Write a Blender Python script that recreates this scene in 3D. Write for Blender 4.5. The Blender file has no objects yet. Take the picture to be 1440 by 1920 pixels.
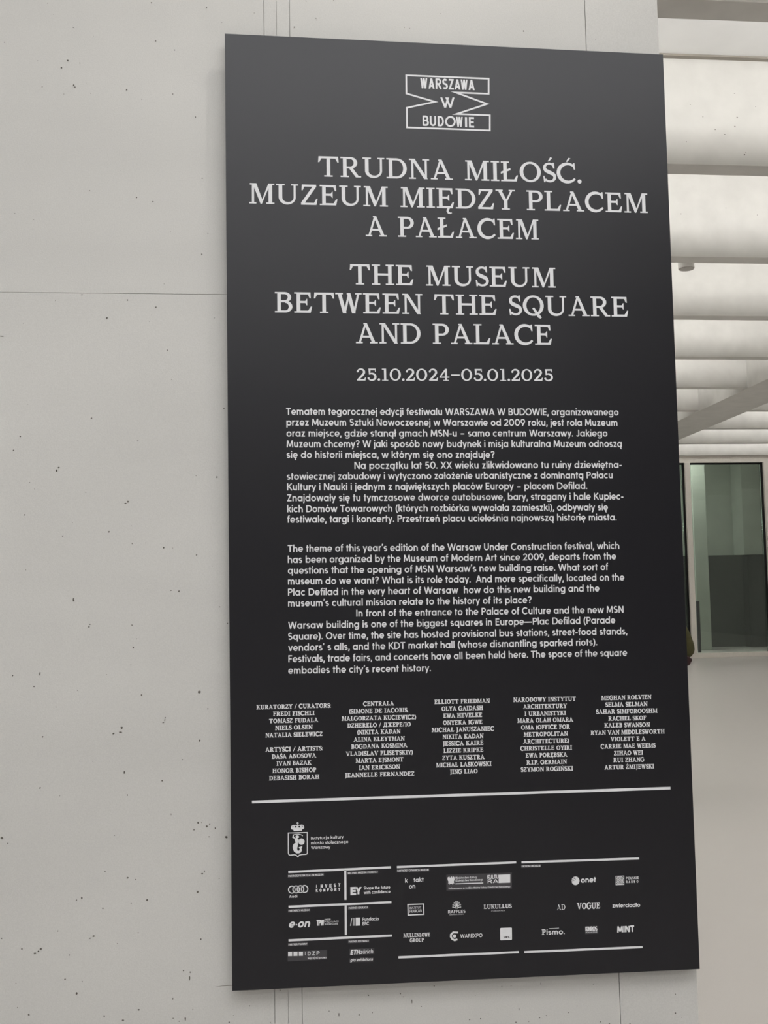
import bpy, bmesh, math, random
from mathutils import Vector, Matrix
random.seed(7)
C = bpy.context.scene.collection
sc = bpy.context.scene
R = math.radians

# ------------------------------------------------------------------ camera, world, exposure
FPX = 1940.0
CAM = Vector((0.0, -2.12, 1.55))
PITCH, YAW, ROLL = math.atan(147.0 / FPX), math.atan(FPX / 18650.0), math.atan(0.0193)
CM = (Matrix.Rotation(-YAW, 4, 'Z') @ Matrix.Rotation(R(90) + PITCH, 4, 'X') @ Matrix.Rotation(-ROLL, 4, 'Z'))
cam_d = bpy.data.cameras.new('camera')
cam_d.sensor_fit = 'HORIZONTAL'; cam_d.sensor_width = 36.0
cam_d.lens = FPX / 1440.0 * 36.0
cam_d.clip_end = 200
cam = bpy.data.objects.new('camera', cam_d); C.objects.link(cam)
cam.matrix_world = Matrix.Translation(CAM) @ CM
sc.camera = cam
sc.view_settings.view_transform = 'Standard'; sc.view_settings.look = 'None'
sc.view_settings.exposure = 0.0; sc.view_settings.gamma = 1.0
sc.view_settings.use_curve_mapping = False

w = bpy.data.worlds.new('world'); sc.world = w; w.use_nodes = True
w.node_tree.nodes['Background'].inputs[0].default_value = (0.9, 0.95, 1.0, 1)
w.node_tree.nodes['Background'].inputs[1].default_value = 0.05

def ray(px, py):
    d = CM @ Vector(((px - 720.0) / FPX, -(py - 960.0) / FPX, -1.0, 0.0))
    return Vector((d.x, d.y, d.z))
def at_y(px, py, Y):
    d = ray(px, py); return CAM + d * ((Y - CAM.y) / d.y)
def at_z(px, py, Z):
    d = ray(px, py); return CAM + d * ((Z - CAM.z) / d.z)

def area(name, loc, target, sx, sy, power, col=(1, 1, 1), spread=180):
    l = bpy.data.lights.new(name, 'AREA'); l.shape = 'RECTANGLE'; l.size = sx; l.size_y = sy
    l.energy = power; l.color = col; l.spread = R(spread)
    o = bpy.data.objects.new(name, l); C.objects.link(o); o.location = loc
    dv = Vector(target) - Vector(loc)
    o.rotation_euler = dv.to_track_quat('-Z', 'X' if False else 'Y').to_euler()
    return o

# the soffit level that puts the last beam against the glazed facade
_kb = at_z(1350, 309.5, 2.55).y - CAM.y; _k7 = at_z(1350, 830.5, 2.55).y - CAM.y
_sp = (_k7 - _kb) / 7.0; _d = at_z(1370, 1232, 0.0).y - CAM.y
ZR = (_d - 0.02) / (_kb + _sp * 8.035)
ZB = 1.55 + ZR; ZS = ZB + 0.266 * ZR      # beam soffit, slab
# beam rhythm from the ceiling lines of the hall
FAC = at_z(1370, 1232, 0.0).y             # glazed facade line on the floor
B0 = at_z(1350, 309.5, ZB).y; B6 = at_z(1350, 830.5, ZB).y
SP = (B6 - B0) / 7.0
BW = SP * 0.088
beam_ys = [B0 + SP * k for k in range(-8, 9)]
XL, XR, YB = -6.0, 14.0, -11.5
# strip lights lying in every bay behind the beam, washing the next beam
for k, yb in enumerate(beam_ys[:-1]):
    if -0.6 < yb < 0.45: continue
    pw = 146 if yb > 0 else 80
    a = area('strip_lamp', ((XL + XR) / 2, yb + BW + 0.03, ZB + 0.325), ((XL + XR) / 2, yb + BW + 1.0, ZB + 0.325), XR - XL - 0.6, 0.05, pw, (1.0, 0.99, 0.975))
    if yb > 0:
        area('bay_fill', ((XL + XR) / 2, yb + SP * 0.55, ZS - 0.03), ((XL + XR) / 2, yb + SP * 0.55, 0), XR - XL - 0.6, 0.10, 32, (1.0, 0.985, 0.97), 95 if yb < FAC - 3.2 else 170)  # unseen downward fill added in the bays to lift floor and soffits
# track lamp that throws the board's shadow onto the concrete
TRACK = (0.36, -0.36, 3.60)
area('track_lamp', TRACK, (0.2, 0.0, 1.6), 0.05, 0.05, 4.6, (1.0, 0.97, 0.93))
# unseen fill lamps added behind the camera for wall brightness and board sheen
area('rear_fill', (0.3, -2.7, ZB - 0.1), (0.3, -2.7, 0), 4.8, 1.8, 106, (0.97, 0.98, 1.0))
area('rear_fill', (-1.4, -5.2, ZB - 0.1), (-1.4, -5.2, 0), 6.5, 0.6, 84, (0.97, 0.98, 1.0))
area('rear_fill', (0.0, -8.2, ZB - 0.1), (0.0, -8.2, 0), 6.5, 0.6, 98, (0.97, 0.98, 1.0))

# ------------------------------------------------------------------ helpers
def lin(r, g, b):
    f = lambda c: (c / 255 / 12.92) if c / 255 <= 0.04045 else ((c / 255 + 0.055) / 1.055) ** 2.4
    return (f(r), f(g), f(b), 1)
def mat(name, col, rough=0.6, spec=0.5, metal=0.0, noise=None, bump=None):
    m = bpy.data.materials.new(name); m.use_nodes = True
    nt = m.node_tree; b = nt.nodes['Principled BSDF']
    b.inputs['Base Color'].default_value = col; b.inputs['Roughness'].default_value = rough
    b.inputs['Specular IOR Level'].default_value = spec; b.inputs['Metallic'].default_value = metal
    if noise:                       # (scale, amount, detail) mottling of the base colour
        tc = nt.nodes.new('ShaderNodeTexCoord'); n = nt.nodes.new('ShaderNodeTexNoise')
        n.inputs['Scale'].default_value = noise[0]; n.inputs['Detail'].default_value = noise[2]
        nt.links.new(tc.outputs['Object'], n.inputs['Vector'])
        r = nt.nodes.new('ShaderNodeValToRGB')
        a = noise[1]
        r.color_ramp.elements[0].position = 0.3; r.color_ramp.elements[1].position = 0.7
        r.color_ramp.elements[0].color = tuple(c * (1 - a) for c in col[:3]) + (1,)
        r.color_ramp.elements[1].color = tuple(min(1, c * (1 + a)) for c in col[:3]) + (1,)
        nt.links.new(n.outputs['Fac'], r.inputs['Fac']); nt.links.new(r.outputs['Color'], b.inputs['Base Color'])
    if bump:
        tc = nt.nodes.new('ShaderNodeTexCoord'); n = nt.nodes.new('ShaderNodeTexNoise')
        n.inputs['Scale'].default_value = bump[0]; n.inputs['Detail'].default_value = 5
        bp = nt.nodes.new('ShaderNodeBump'); bp.inputs['Strength'].default_value = bump[1]; bp.inputs['Distance'].default_value = bump[2]
        nt.links.new(tc.outputs['Object'], n.inputs['Vector'])
        nt.links.new(n.outputs['Fac'], bp.inputs['Height']); nt.links.new(bp.outputs['Normal'], b.inputs['Normal'])
    return m

def concrete(name, base, stripes=True):
    m = bpy.data.materials.new(name); m.use_nodes = True
    nt = m.node_tree; N = nt.nodes; L = nt.links; b = N['Principled BSDF']
    b.inputs['Roughness'].default_value = 0.62; b.inputs['Specular IOR Level'].default_value = 0.25
    tc = N.new('ShaderNodeTexCoord')
    def noise(scale, detail, sx=(1, 1, 1)):
        mp = N.new('ShaderNodeMapping'); mp.inputs['Scale'].default_value = sx
        n = N.new('ShaderNodeTexNoise'); n.inputs['Scale'].default_value = scale; n.inputs['Detail'].default_value = detail
        L.new(tc.outputs['Object'], mp.inputs['Vector']); L.new(mp.outputs['Vector'], n.inputs['Vector']); return n
    a = noise(2.2, 5); c = noise(420, 4); s = noise(1.6, 3, (0.35, 1, 2.6))
    def mul(x, k, off):
        q = N.new('ShaderNodeMath'); q.operation = 'MULTIPLY_ADD'; q.inputs[1].default_value = k; q.inputs[2].default_value = off
        L.new(x, q.inputs[0]); return q.outputs[0]
    def add(x, y):
        q = N.new('ShaderNodeMath'); q.operation = 'ADD'; L.new(x, q.inputs[0]); L.new(y, q.inputs[1]); return q.outputs[0]
    v = add(add(mul(a.outputs['Fac'], 0.16, 0.92 - 0.08), mul(c.outputs['Fac'], 0.22, -0.11)), mul(s.outputs['Fac'], 0.16, 0.0))
    mx = N.new('ShaderNodeVectorMath'); mx.operation = 'SCALE'; mx.inputs[0].default_value = base[:3]
    L.new(v, mx.inputs['Scale']); L.new(mx.outputs[0], b.inputs['Base Color'])
    bp = N.new('ShaderNodeBump'); bp.inputs['Strength'].default_value = 0.10; bp.inputs['Distance'].default_value = 0.002
    L.new(c.outputs['Fac'], bp.inputs['Height']); L.new(bp.outputs['Normal'], b.inputs['Normal'])
    return m

M = {}
M['wall'] = concrete('cast_concrete', (0.57, 0.56, 0.535))
M['beam'] = mat('beam_concrete', (0.62, 0.608, 0.578, 1), 0.7, 0.2, noise=(5, 0.05, 6), bump=(120, 0.2, 0.002))
M['recess_shade'] = mat('recess_shade_grey', lin(146, 140, 131), 0.6, 0.3, noise=(30, 0.03, 2))  # darker grey carries the shade of the recess
M['slab'] = mat('slab_plaster', (0.84, 0.84, 0.83, 1), 0.8, 0.2, noise=(3, 0.03, 3))
M['floor'] = mat('polished_floor', (0.555, 0.525, 0.495, 1), 0.28, 0.45, noise=(420, 0.10, 3))
M['pore'] = mat('pore_shadow_grey', lin(98, 94, 88), 0.9, 0.1, noise=(300, 0.3, 3))
M['joint'] = mat('joint_filler', lin(140, 136, 128), 0.9, 0.1, noise=(60, 0.15, 3))
M['board'] = mat('satin_black_laminate', lin(8, 7, 16), 0.34, 0.5, noise=(500, 0.18, 2), bump=(700, 0.05, 0.0005))
M['board'].node_tree.nodes['Principled BSDF'].inputs['Specular IOR Level'].default_value = 0.46
M['edge'] = mat('board_edge', lin(120, 118, 112), 0.6, 0.3, noise=(80, 0.06, 2))
M['print'] = mat('white_vinyl', lin(222, 222, 224), 0.55, 0.3, noise=(90, 0.02, 2))
M['dimprint'] = mat('grey_vinyl', lin(112, 112, 114), 0.55, 0.3, noise=(90, 0.03, 2))
M['greybox'] = mat('dark_grey_vinyl', lin(66, 64, 67), 0.55, 0.3, noise=(90, 0.03, 2))
M['frame'] = mat('facade_frame_paint', (0.76, 0.72, 0.66, 1), 0.5, 0.3, noise=(30, 0.03, 2))
M['gasket'] = mat('black_gasket', lin(24, 24, 24), 0.6, 0.3, noise=(40, 0.1, 2))
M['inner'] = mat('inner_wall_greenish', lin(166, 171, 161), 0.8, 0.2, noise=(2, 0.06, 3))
M['innerdark'] = mat('reflected_dark', lin(36, 37, 36), 0.7, 0.3, noise=(2, 0.15, 3))
M['innerblack'] = mat('reflected_black', lin(12, 12, 14), 0.7, 0.3, noise=(2, 0.15, 3))
M['plum'] = mat('dark_plum_paint', lin(46, 38, 52), 0.5, 0.3, noise=(20, 0.05, 2))
M['fixture'] = mat('fixture_grey', lin(246, 244, 240), 0.6, 0.3, noise=(60, 0.03, 2))
M['fixture_dark'] = mat('fixture_face', lin(190, 187, 182), 0.6, 0.3, noise=(60, 0.05, 2))
g = bpy.data.materials.new('tinted_glass'); g.use_nodes = True
nt = g.node_tree; nt.nodes.clear()
o_ = nt.nodes.new('ShaderNodeOutputMaterial'); mx = nt.nodes.new('ShaderNodeMixShader'); tr = nt.nodes.new('ShaderNodeBsdfTransparent'); gl = nt.nodes.new('ShaderNodeBsdfGlossy')
tr.inputs[0].default_value = (0.88, 0.91, 0.88, 1); gl.inputs[0].default_value = (0.9, 1, 0.95, 1); gl.inputs['Roughness'].default_value = 0.015
fr = nt.nodes.new('ShaderNodeFresnel'); fr.inputs['IOR'].default_value = 1.6
ns = nt.nodes.new('ShaderNodeTexNoise'); ns.inputs['Scale'].default_value = 1.2
sm = nt.nodes.new('ShaderNodeMath'); sm.operation = 'MULTIPLY_ADD'; sm.inputs[1].default_value = 0.02; nt.links.new(ns.outputs['Fac'], sm.inputs[0]); nt.links.new(fr.outputs[0], sm.inputs[2])
nt.links.new(sm.outputs[0], mx.inputs[0]); nt.links.new(tr.outputs[0], mx.inputs[1]); nt.links.new(gl.outputs[0], mx.inputs[2]); nt.links.new(mx.outputs[0], o_.inputs[0])
M['glass'] = g

def link(name, me, m, parent=None, smooth=False):
    o = bpy.data.objects.new(name, me); C.objects.link(o)
    if m is not None: me.materials.append(m)
    if parent is not None: o.parent = parent
    if smooth:
        for p in me.polygons: p.use_smooth = True
    return o
def box_bm(bm, x0, x1, y0, y1, z0, z1):
    v = [bm.verts.new(p) for p in ((x0, y0, z0), (x1, y0, z0), (x1, y1, z0), (x0, y1, z0), (x0, y0, z1), (x1, y0, z1), (x1, y1, z1), (x0, y1, z1))]
    for f in ((0, 3, 2, 1), (4, 5, 6, 7), (0, 1, 5, 4), (1, 2, 6, 5), (2, 3, 7, 6), (3, 0, 4, 7)):
        bm.faces.new([v[i] for i in f])
def fin(name, bm, m, parent=None, bevel=0, smooth=False):
    me = bpy.data.meshes.new(name)
    if bevel: bmesh.ops.bevel(bm, geom=bm.edges[:], offset=bevel, segments=1, affect='EDGES')
    bmesh.ops.recalc_face_normals(bm, faces=bm.faces[:])
    bm.to_mesh(me); bm.free(); return link(name, me, m, parent, smooth)
def box(name, x0, x1, y0, y1, z0, z1, m, parent=None, bevel=0):
    bm = bmesh.new(); box_bm(bm, x0, x1, y0, y1, z0, z1); return fin(name, bm, m, parent, bevel)
def prism(name, pts, z0, z1, m, parent=None):      # plan polygon
    bm = bmesh.new()
    a = [bm.verts.new((x, y, z0)) for x, y in pts]; b = [bm.verts.new((x, y, z1)) for x, y in pts]
    bm.faces.new(a[::-1]); bm.faces.new(b); n = len(pts)
    for i in range(n): bm.faces.new((a[i], a[(i + 1) % n], b[(i + 1) % n], b[i]))
    return fin(name, bm, m, parent)
def struct(o, label=None, cat=None):
    o['kind'] = 'structure'
    if label: o['label'] = label
    if cat: o['category'] = cat
    return o
def empty(name, loc):
    o = bpy.data.objects.new(name, None); C.objects.link(o); o.location = loc; o.empty_display_size = 0.1; return o
def tag(o, label, cat, group=None):
    o['label'] = label; o['category'] = cat
    if group: o['group'] = group
    return o

# ------------------------------------------------------------------ setting
struct(box('floor', XL, XR, YB, FAC + 3.9, -0.12, 0, M['floor']), 'pale polished terrazzo floor of the hall', 'floor')
ceil = struct(box('ceiling', XL, XR, YB, FAC + 3.9, ZS, ZS + 0.2, M['slab']), 'white ceiling slab carrying deep parallel beams', 'ceiling')
bm = bmesh.new(); box_bm(bm, XL, XR, 0, BW, ZB, ZS); bme = None
for k, yb in enumerate(beam_ys):
    if -0.35 < yb < 0.42: continue            # this one is buried in the wall
    if yb > FAC - 0.08: continue
    if yb > FAC - 0.3:
        box('beam', XL, XR, yb, FAC - 0.004, ZB, ZS, M['beam'], ceil); continue
    if bme is None:
        b_ = fin('beam', bm, M['beam']); bme = b_.data
    else:
        b_ = bpy.data.objects.new('beam', bme); C.objects.link(b_)
    b_.location.y = yb; b_.parent = ceil
    tq = box('light_trough', XL, XR, yb + BW + 0.0005, yb + BW + 0.30, ZB + 0.285, ZB + 0.295, M['beam'], ceil) if yb < FAC - 1.0 else None
# strip at the root of the nearest visible beam, shade of a recess in its grey
yt = B0
zt0 = at_y(1350, 109, yt).z; zt1 = at_y(1350, 100.5, yt).z
box('recess_strip', XL, XR, yt - 0.04, yt - 0.001, zt0 - 0.014, ZS - 0.0005, M['recess_shade'], ceil)
yf_ = beam_ys[7] + BW
if yf_ < 0.5: yf_ = beam_ys[8] + BW
# wide diagonal transfer beam
ZD = ZB - 0.02
q = [at_z(1269, 787.5, ZD), at_z(1440, 708, ZD), at_z(1440, 754, ZD), at_z(1269, 824.7, ZD)]
def ext(p, q_, t): return (p.x + (q_.x - p.x) * t, p.y + (q_.y - p.y) * t)
dg_pts = [ext(q[0], q[1], -2.2), ext(q[0], q[1], 2.6), ext(q[3], q[2], 2.6), ext(q[3], q[2], -1.0)]
dg_pts = [(min(max(x, XL), XR), min(y, FAC - 0.3)) for x, y in dg_pts]
prism('diagonal_beam', dg_pts, ZD, ZS, M['beam'], ceil)

# concrete wall carrying the board, cast in panels with open joints
we_t = at_y(1232.5, 0, 0); we_b = at_y(1309.5, 1920, 0)
WX = (we_t.x + we_b.x) / 2
wall = struct(box('wall_front', XL, WX - 0.006, 0.004, 0.34, 0, ZS, M['wall']), 'board-marked pale concrete wall behind the black information board', 'wall')
j1 = (at_y(496, 0, 0).x + at_y(513.5, 1880, 0).x) / 2
j2, j3, j4 = at_y(518, 0, 0).x, at_y(542.5, 0, 0).x, (at_y(1097, 30, 0).x)
zj = (at_y(0, 547, 0).z + at_y(420, 553, 0).z) / 2
zj2 = at_y(420, 1848, 0).z
gj = 0.0006
def wpanel(x0, x1, z0, z1, off=0.0, g0=gj, g1=gj):
    box('concrete_panel', x0 + g0, x1 - g1, -0.0 - off, 0.004, z0 + gj * 0.9, z1 - gj * 0.9, M['wall'], wall)
wpanel(XL, j1, zj, ZS); wpanel(XL, j1, 0, zj, 0.0005)
wpanel(j1, j2, 0, ZS, 0, gj, 0.0003); wpanel(j2, j3, 0, ZS, 0.0003, 0.0003, gj)
wpanel(j3, j4, 0, ZS, 0); wpanel(j4, WX, 0, ZS, 0.001)
# air pores and bug holes of the cast concrete (photo zooms -> wall plane)
PZ = [((0, 0), 3.2727, [(292,19,4),(327,89,2),(450,169,5,3),(28,260,5,3),(930,17,6),(1267,48,5),(955,252,5),(1072,307,4),(232,372,2),(415,371,6),(490,387,4),(377,416,6),(258,533,4),(452,522,6),(460,534,5),(557,575,3),(530,510,2),(777,550,6),(1060,577,5),(870,610,3),(392,577,3),(1200,718,4),(1240,1093,6,4),(550,1171,5,3),(838,1212,5),(938,1238,5),(91,1310,3),(206,1347,3),(1046,1423,3),(1275,1432,3),(1238,1560,5),(1361,137,3),(573,222,2),(737,1046,2)]),
 ((0, 480), 3.2727, [(502,238,7,3),(783,271,5),(956,314,6),(656,381,6),(915,402,2),(930,362,3),(12,492,14,3),(561,995,6),(124,1107,5),(83,1192,5),(346,1316,6,9),(360,1298,9,6),(526,1450,4),(213,1430,3),(770,1518,9,4),(785,1508,7,8),(1331,1356,5,8),(1374,936,5),(1052,758,3),(170,912,2),(340,274,3),(182,1390,3),(1203,1348,3),(845,1134,6,2),(143,413,2),(1317,380,3),(1007,172,3)]),
 ((0, 960), 3.2727, [(668,121,6),(385,148,5),(1004,219,7),(1060,221,3),(1206,264,5),(1098,486,6),(1049,482,4),(451,533,6),(451,543,6),(1348,582,4),(546,704,6),(552,690,4),(810,694,5),(838,779,5,2),(818,832,6),(1302,332,3),(1396,683,4),(245,992,5,13),(78,1003,5,6),(208,1071,5),(475,1095,3),(868,1124,5,8),(1222,1104,12,10),(343,1197,4),(1014,1262,4),(1011,1276,5),(1001,1292,7,4),(747,1324,8,9),(739,1352,13,5),(696,1360,7),(262,1380,5),(1225,1403,6,9),(1120,1519,4),(490,1529,3),(570,1530,3),(159,356,3),(892,190,2),(806,85,2),(446,65,2),(803,936,4,2),(1275,1207,4),(653,997,3)]),
 ((0, 1440), 3.2727, [(763,27,5,11),(995,79,7,6),(246,122,6),(366,171,3),(1216,335,6,8),(1237,335,3),(1269,358,8,8),(1190,379,5),(1321,370,5,7),(1283,422,6,3),(1388,424,9,10),(11,430,10,9),(48,463,4,5),(784,674,7),(833,684,4),(645,634,4),(1240,648,8,5),(1254,633,4,6),(1345,679,3),(1213,761,7,10),(469,811,6),(502,799,7,9),(903,811,7),(805,829,4),(631,861,6,5),(803,753,2),(356,1000,4),(10,1046,5,4),(552,1045,7,3),(575,1032,8,6),(848,1010,4),(1232,1051,6,8),(720,1077,3),(135,1110,6),(214,1137,9,6),(235,1125,6,6),(250,1110,8,8),(426,1147,4),(1126,1244,5),(1168,1253,5),(1163,1290,5,15),(400,1296,6),(505,1310,3),(470,1384,7,9),(176,1514,7),(640,1521,7,5),(755,1548,8,5),(850,1483,8,6),(1060,1416,4,8),(1183,1480,3),(1062,1536,4),(1137,1540,5,14),(1099,1554,4),(1406,1560,5),(107,1469,3),(98,1320,3),(702,414,3),(1050,285,2,8)]),
 ((400, 1800), 2.88, [(360,163,3,6),(197,248,3,4),(86,337,4),(838,190,4),(1010,181,4,5),(1025,199,3),(1072,224,3,12),(625,277,2,6),(678,296,3,12),(787,296,4,5),(859,284,3),(1123,251,3),(1192,140,4),(1384,322,3),(1415,190,2),(308,337,3),(108,299,2)]),
 ((860, 1800), 2.88, [(233,142,3),(283,140,3),(444,128,2,9),(326,266,2,9),(437,312,4),(473,300,3),(309,336,4),(379,333,3),(118,317,4),(59,322,4),(593,284,3),(639,249,3),(766,334,4),(814,343,4),(925,343,4),(1170,184,4),(1170,287,5),(1204,312,2),(936,189,3),(728,130,5,2)]),
 ((340, 0), 4.8, [(656,118,5),(1016,245,7),(1122,10,6),(1212,165,5,9),(1220,180,6,5),(1372,3,5),(126,1056,4)]),
 ((640, 0), 2.4, [(820,140,4),(308,128,2),(284,124,2),(1144,180,2),(447,62,2)])]
bm = bmesh.new()
def blob(bm, cx, cz, rx, rz, y):
    n = 7; ph = random.random() * 6; vs = []
    for i in range(n):
        a = 2 * math.pi * i / n; k = 0.75 + 0.45 * random.random()
        vs.append(bm.verts.new((cx + rx * k * math.cos(a), y, cz + rz * k * math.sin(a))))
    c = bm.verts.new((cx, y + 0.0002, cz))
    for i in range(n): bm.faces.new((vs[i], vs[(i + 1) % n], c))
for (ox, oy), s, lst in PZ:
    for e in lst:
        x, y, rx = e[0], e[1], e[2]; rz = e[3] if len(e) > 3 else e[2]
        p = at_y(ox + x / s, oy + y / s, -0.0012); k = 2.16 / FPX / s * 0.82
        blob(bm, p.x, p.z, rx * k, rz * k, -0.0013)
for i in range(170):        # the unseen rest, and the lesser pinholes
    x = random.uniform(-3.5, WX - 0.03); z = random.uniform(0.1, 4.2)
    if x > -0.6 and i % 3: continue
    r_ = random.uniform(0.0004, 0.0013) * (1.6 if x < -0.8 else 1)
    blob(bm, x, z, r_, r_ * random.uniform(0.8, 1.6), -0.0013)
po = fin('air_pores', bm, M['pore'], wall); po['kind'] = 'stuff'
bm = bmesh.new()
for px, py, r_ in ((1377, 175, .006), (1382, 220, .010), (1378, 237, .009), (1341, 243, .007), (1359, 252, .007), (1318, 219, .006), (1294, 196, .006), (1417, 200, .006), (1396, 290, .010), (1287, 266, .007), (1398, 285, .006)):
    p = at_y(px, py, B0 - 0.0012); blob(bm, p.x, p.z, r_ * .5, r_ * .5, B0 - 0.0012)
for px, py, r_ in ((1277, 401, .008), (1420, 403, .007), (1361, 390, .006)):
    p = at_y(px, py, B0 + SP - 0.0012); blob(bm, p.x, p.z, r_ * .5, r_ * .5, B0 + SP - 0.0012)
po = fin('air_pores', bm, M['pore'], ceil); po['kind'] = 'stuff'
# crack at the lower left of the board
bm = bmesh.new(); pr = None; y_ = -0.0012
for px, py, wpx in ((404, 1850, .2), (414, 1849, .6), (424, 1848.2, .9), (434, 1847.5, 1.2), (446, 1847, .8)):
    p = at_y(px, py, y_); h_ = wpx * 2.16 / FPX / 2
    cur = (bm.verts.new((p.x, y_, p.z - h_)), bm.verts.new((p.x, y_, p.z + h_)))
    if pr: bm.faces.new((pr[0], cur[0], cur[1], pr[1]))
    pr = cur
fin('hairline_crack', bm, M['joint'], wall)

struct(box('wall_left', XL - 0.2, XL, YB, FAC + 3.9, 0, ZS, M['wall']), 'plain concrete side wall left of the hall', 'wall')
struct(box('wall_right', XR, XR + 0.2, YB, FAC + 3.9, 0, ZS, M['wall']), 'plain concrete side wall right of the hall', 'wall')
struct(box('wall_back', XL, XR, YB - 0.2, YB, 0, ZS, M['wall']), 'plain concrete wall behind the viewer', 'wall')
struct(box('wall_far', XL, XR, FAC + 3.9, FAC + 4.1, 0, ZS, M['inner']), 'dim grey green wall seen through the glazed partition', 'wall')

# ------------------------------------------------------------------ glazed facade
def fx(px, py): return at_y(px, py, FAC).x
def fz(px, py): return at_y(px, py, FAC).z
win = empty('window_1', (0, FAC, 0)); struct(win, 'floor-to-ceiling glazed partition with pale painted frame', 'window')
zh0 = fz(1370, 867.0); zs1 = fz(1370, 1223.5)
win.location = (0, 0, 0)
box('header', XL, XR, FAC, FAC + 0.25, zh0, ZB + 0.35, M['frame'], win)
box('header_infill', XL, XR, FAC + 0.05, FAC + 0.2, ZB + 0.35, ZS, M['slab'], win)
box('sill', XL, XR, FAC, FAC + 0.25, 0, zs1, M['frame'], win, 0.004)
mw = fx(1300.6, 1050) - fx(1290.8, 1050)
mx0 = fx(1290.8, 1050)
px_r = fx(1439.5, 1050)
step = (px_r - mx0)
xm = mx0
mxs = []
for k in range(-5, 6):
    x0 = mx0 + k * step
    if x0 < XL + 0.1 or x0 + mw > XR - 0.1: continue
    mxs.append(x0)
for x0 in mxs:
    box('mullion', x0, x0 + mw, FAC - 0.015, FAC + 0.20, zs1, zh0, M['frame'], win, 0.004)
    box('gasket', x0 - 0.045, x0 - 0.001, FAC + 0.04, FAC + 0.12, zs1, zh0, M['gasket'], win)
for x0 in mxs[:-1]:
    box('glass_pane', x0 + mw, x0 + step - 0.046, FAC + 0.07, FAC + 0.09, zs1 + 0.001, zh0 - 0.001, M['glass'], win)
    box('gasket', x0 + mw + 0.001, x0 + step - 0.046, FAC + 0.05, FAC + 0.11, zh0 - 0.035, zh0 - 0.001, M['gasket'], win)
# made-up blocks for tones reflected in the glass, and a post behind it
area('back_room_fill', (6, FAC + 1.6, ZS - 0.1), (6, FAC + 3.4, 0), 8, 0.3, 230, (0.97, 1.0, 0.96))  # added lamp, only there to brighten what shows through the glass
YI = FAC + 3.5
zdk = at_y(1370, 1041, YI).z
for (a, b, dep, mt) in ((1240, 1328, 6.2, 'a'), (1330, 1392, 6.5, 'b'), (1394, 1470, 6.35, 'c')):
    pass
dk = struct(box('trim_1', XL, XR, YI - 0.05, FAC + 3.89, 0, zdk, M['innerdark']), 'made-up dark block along the foot of the far wall, standing in for a dark reflection in the glass', 'trim')  # built in for the dark lower half of the glass reflection
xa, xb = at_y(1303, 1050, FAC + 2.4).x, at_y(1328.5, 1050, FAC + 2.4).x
pil = struct(box('trim_2', xa, xb, FAC + 2.4, FAC + 2.7, 0, ZS, M['inner'], None, 0.01), 'made-up grey green pillar beside the mullion, standing in for a strip reflected in the glass', 'pillar')  # added in place of a lighter strip mirrored in the pane

xc, xd = at_y(1394, 1100, YI - .06).x, at_y(1600, 1100, YI - .06).x
struct(box('trim_3', xc, xd, YI - 0.35, YI - 0.051, 0, zdk - 0.02, M['innerblack']), 'made-up darkest block at the right end of the far wall, standing in for a reflected tone', 'trim')
struct(box('trim_4', xc, xd, YI - 0.20, YI + 0.39, zdk + 0.001, ZS, M['inner']), 'made-up pale block above the darkest one, standing in for a reflected tone', 'trim')
pp = at_y(1309, 1150, FAC + 1.2); pz = at_y(1306, 1127, FAC + 1.2).z
ps = tag(empty('barrier_post', (pp.x, FAC + 1.2, 0)), 'slim dark post standing behind the glass close to the pale mullion', 'post')
box('post_base', -.12, .12, -.12, .12, 0, .02, M['plum'], ps, 0.003); box('post_shaft', -.03, .03, -.03, .03, .02, pz, M['plum'], ps, 0.005)

# ceiling lamp in the bay
yl = beam_ys[9] if False else None
bl = at_z(1350, 483, ZB).y + BW + 0.38
pc = at_y(1287, 504, bl)
t = tag(empty('ceiling_spotlight', (pc.x, bl, ZS)), 'small pale cylindrical fitting hanging in a ceiling bay right of the board', 'ceiling lamp')
def cyl(name, r0, r1, z0, z1, m, parent, seg=32):
    bm = bmesh.new(); rings = []
    prof = [(0.0001, z1), (r1, z1), (r0, z0), (r0 * 0.94, z0 - 0.004), (r0 * 0.9, z0), (0.0001, z0)]
    for r_, z in prof:
        rings.append([bm.verts.new((r_ * math.cos(2 * math.pi * i / seg), r_ * math.sin(2 * math.pi * i / seg), z)) for i in range(seg)])
    for a, b in zip(rings, rings[1:]):
        for i in range(seg): bm.faces.new((a[i], a[(i + 1) % seg], b[(i + 1) % seg], b[i]))
    return fin(name, bm, m, parent)
rr = 0.5 * (at_y(1301.2, 503, bl).x - at_y(1272.3, 503, bl).x)
zb_ = pc.z - ZS
cyl('lamp_body', rr, rr, zb_ + 0.004, 0.0, M['fixture'], t)
cyl('lamp_face', rr * 0.93, rr * 0.93, zb_ - 0.002, zb_ + 0.003, M['fixture_dark'], t)

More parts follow.
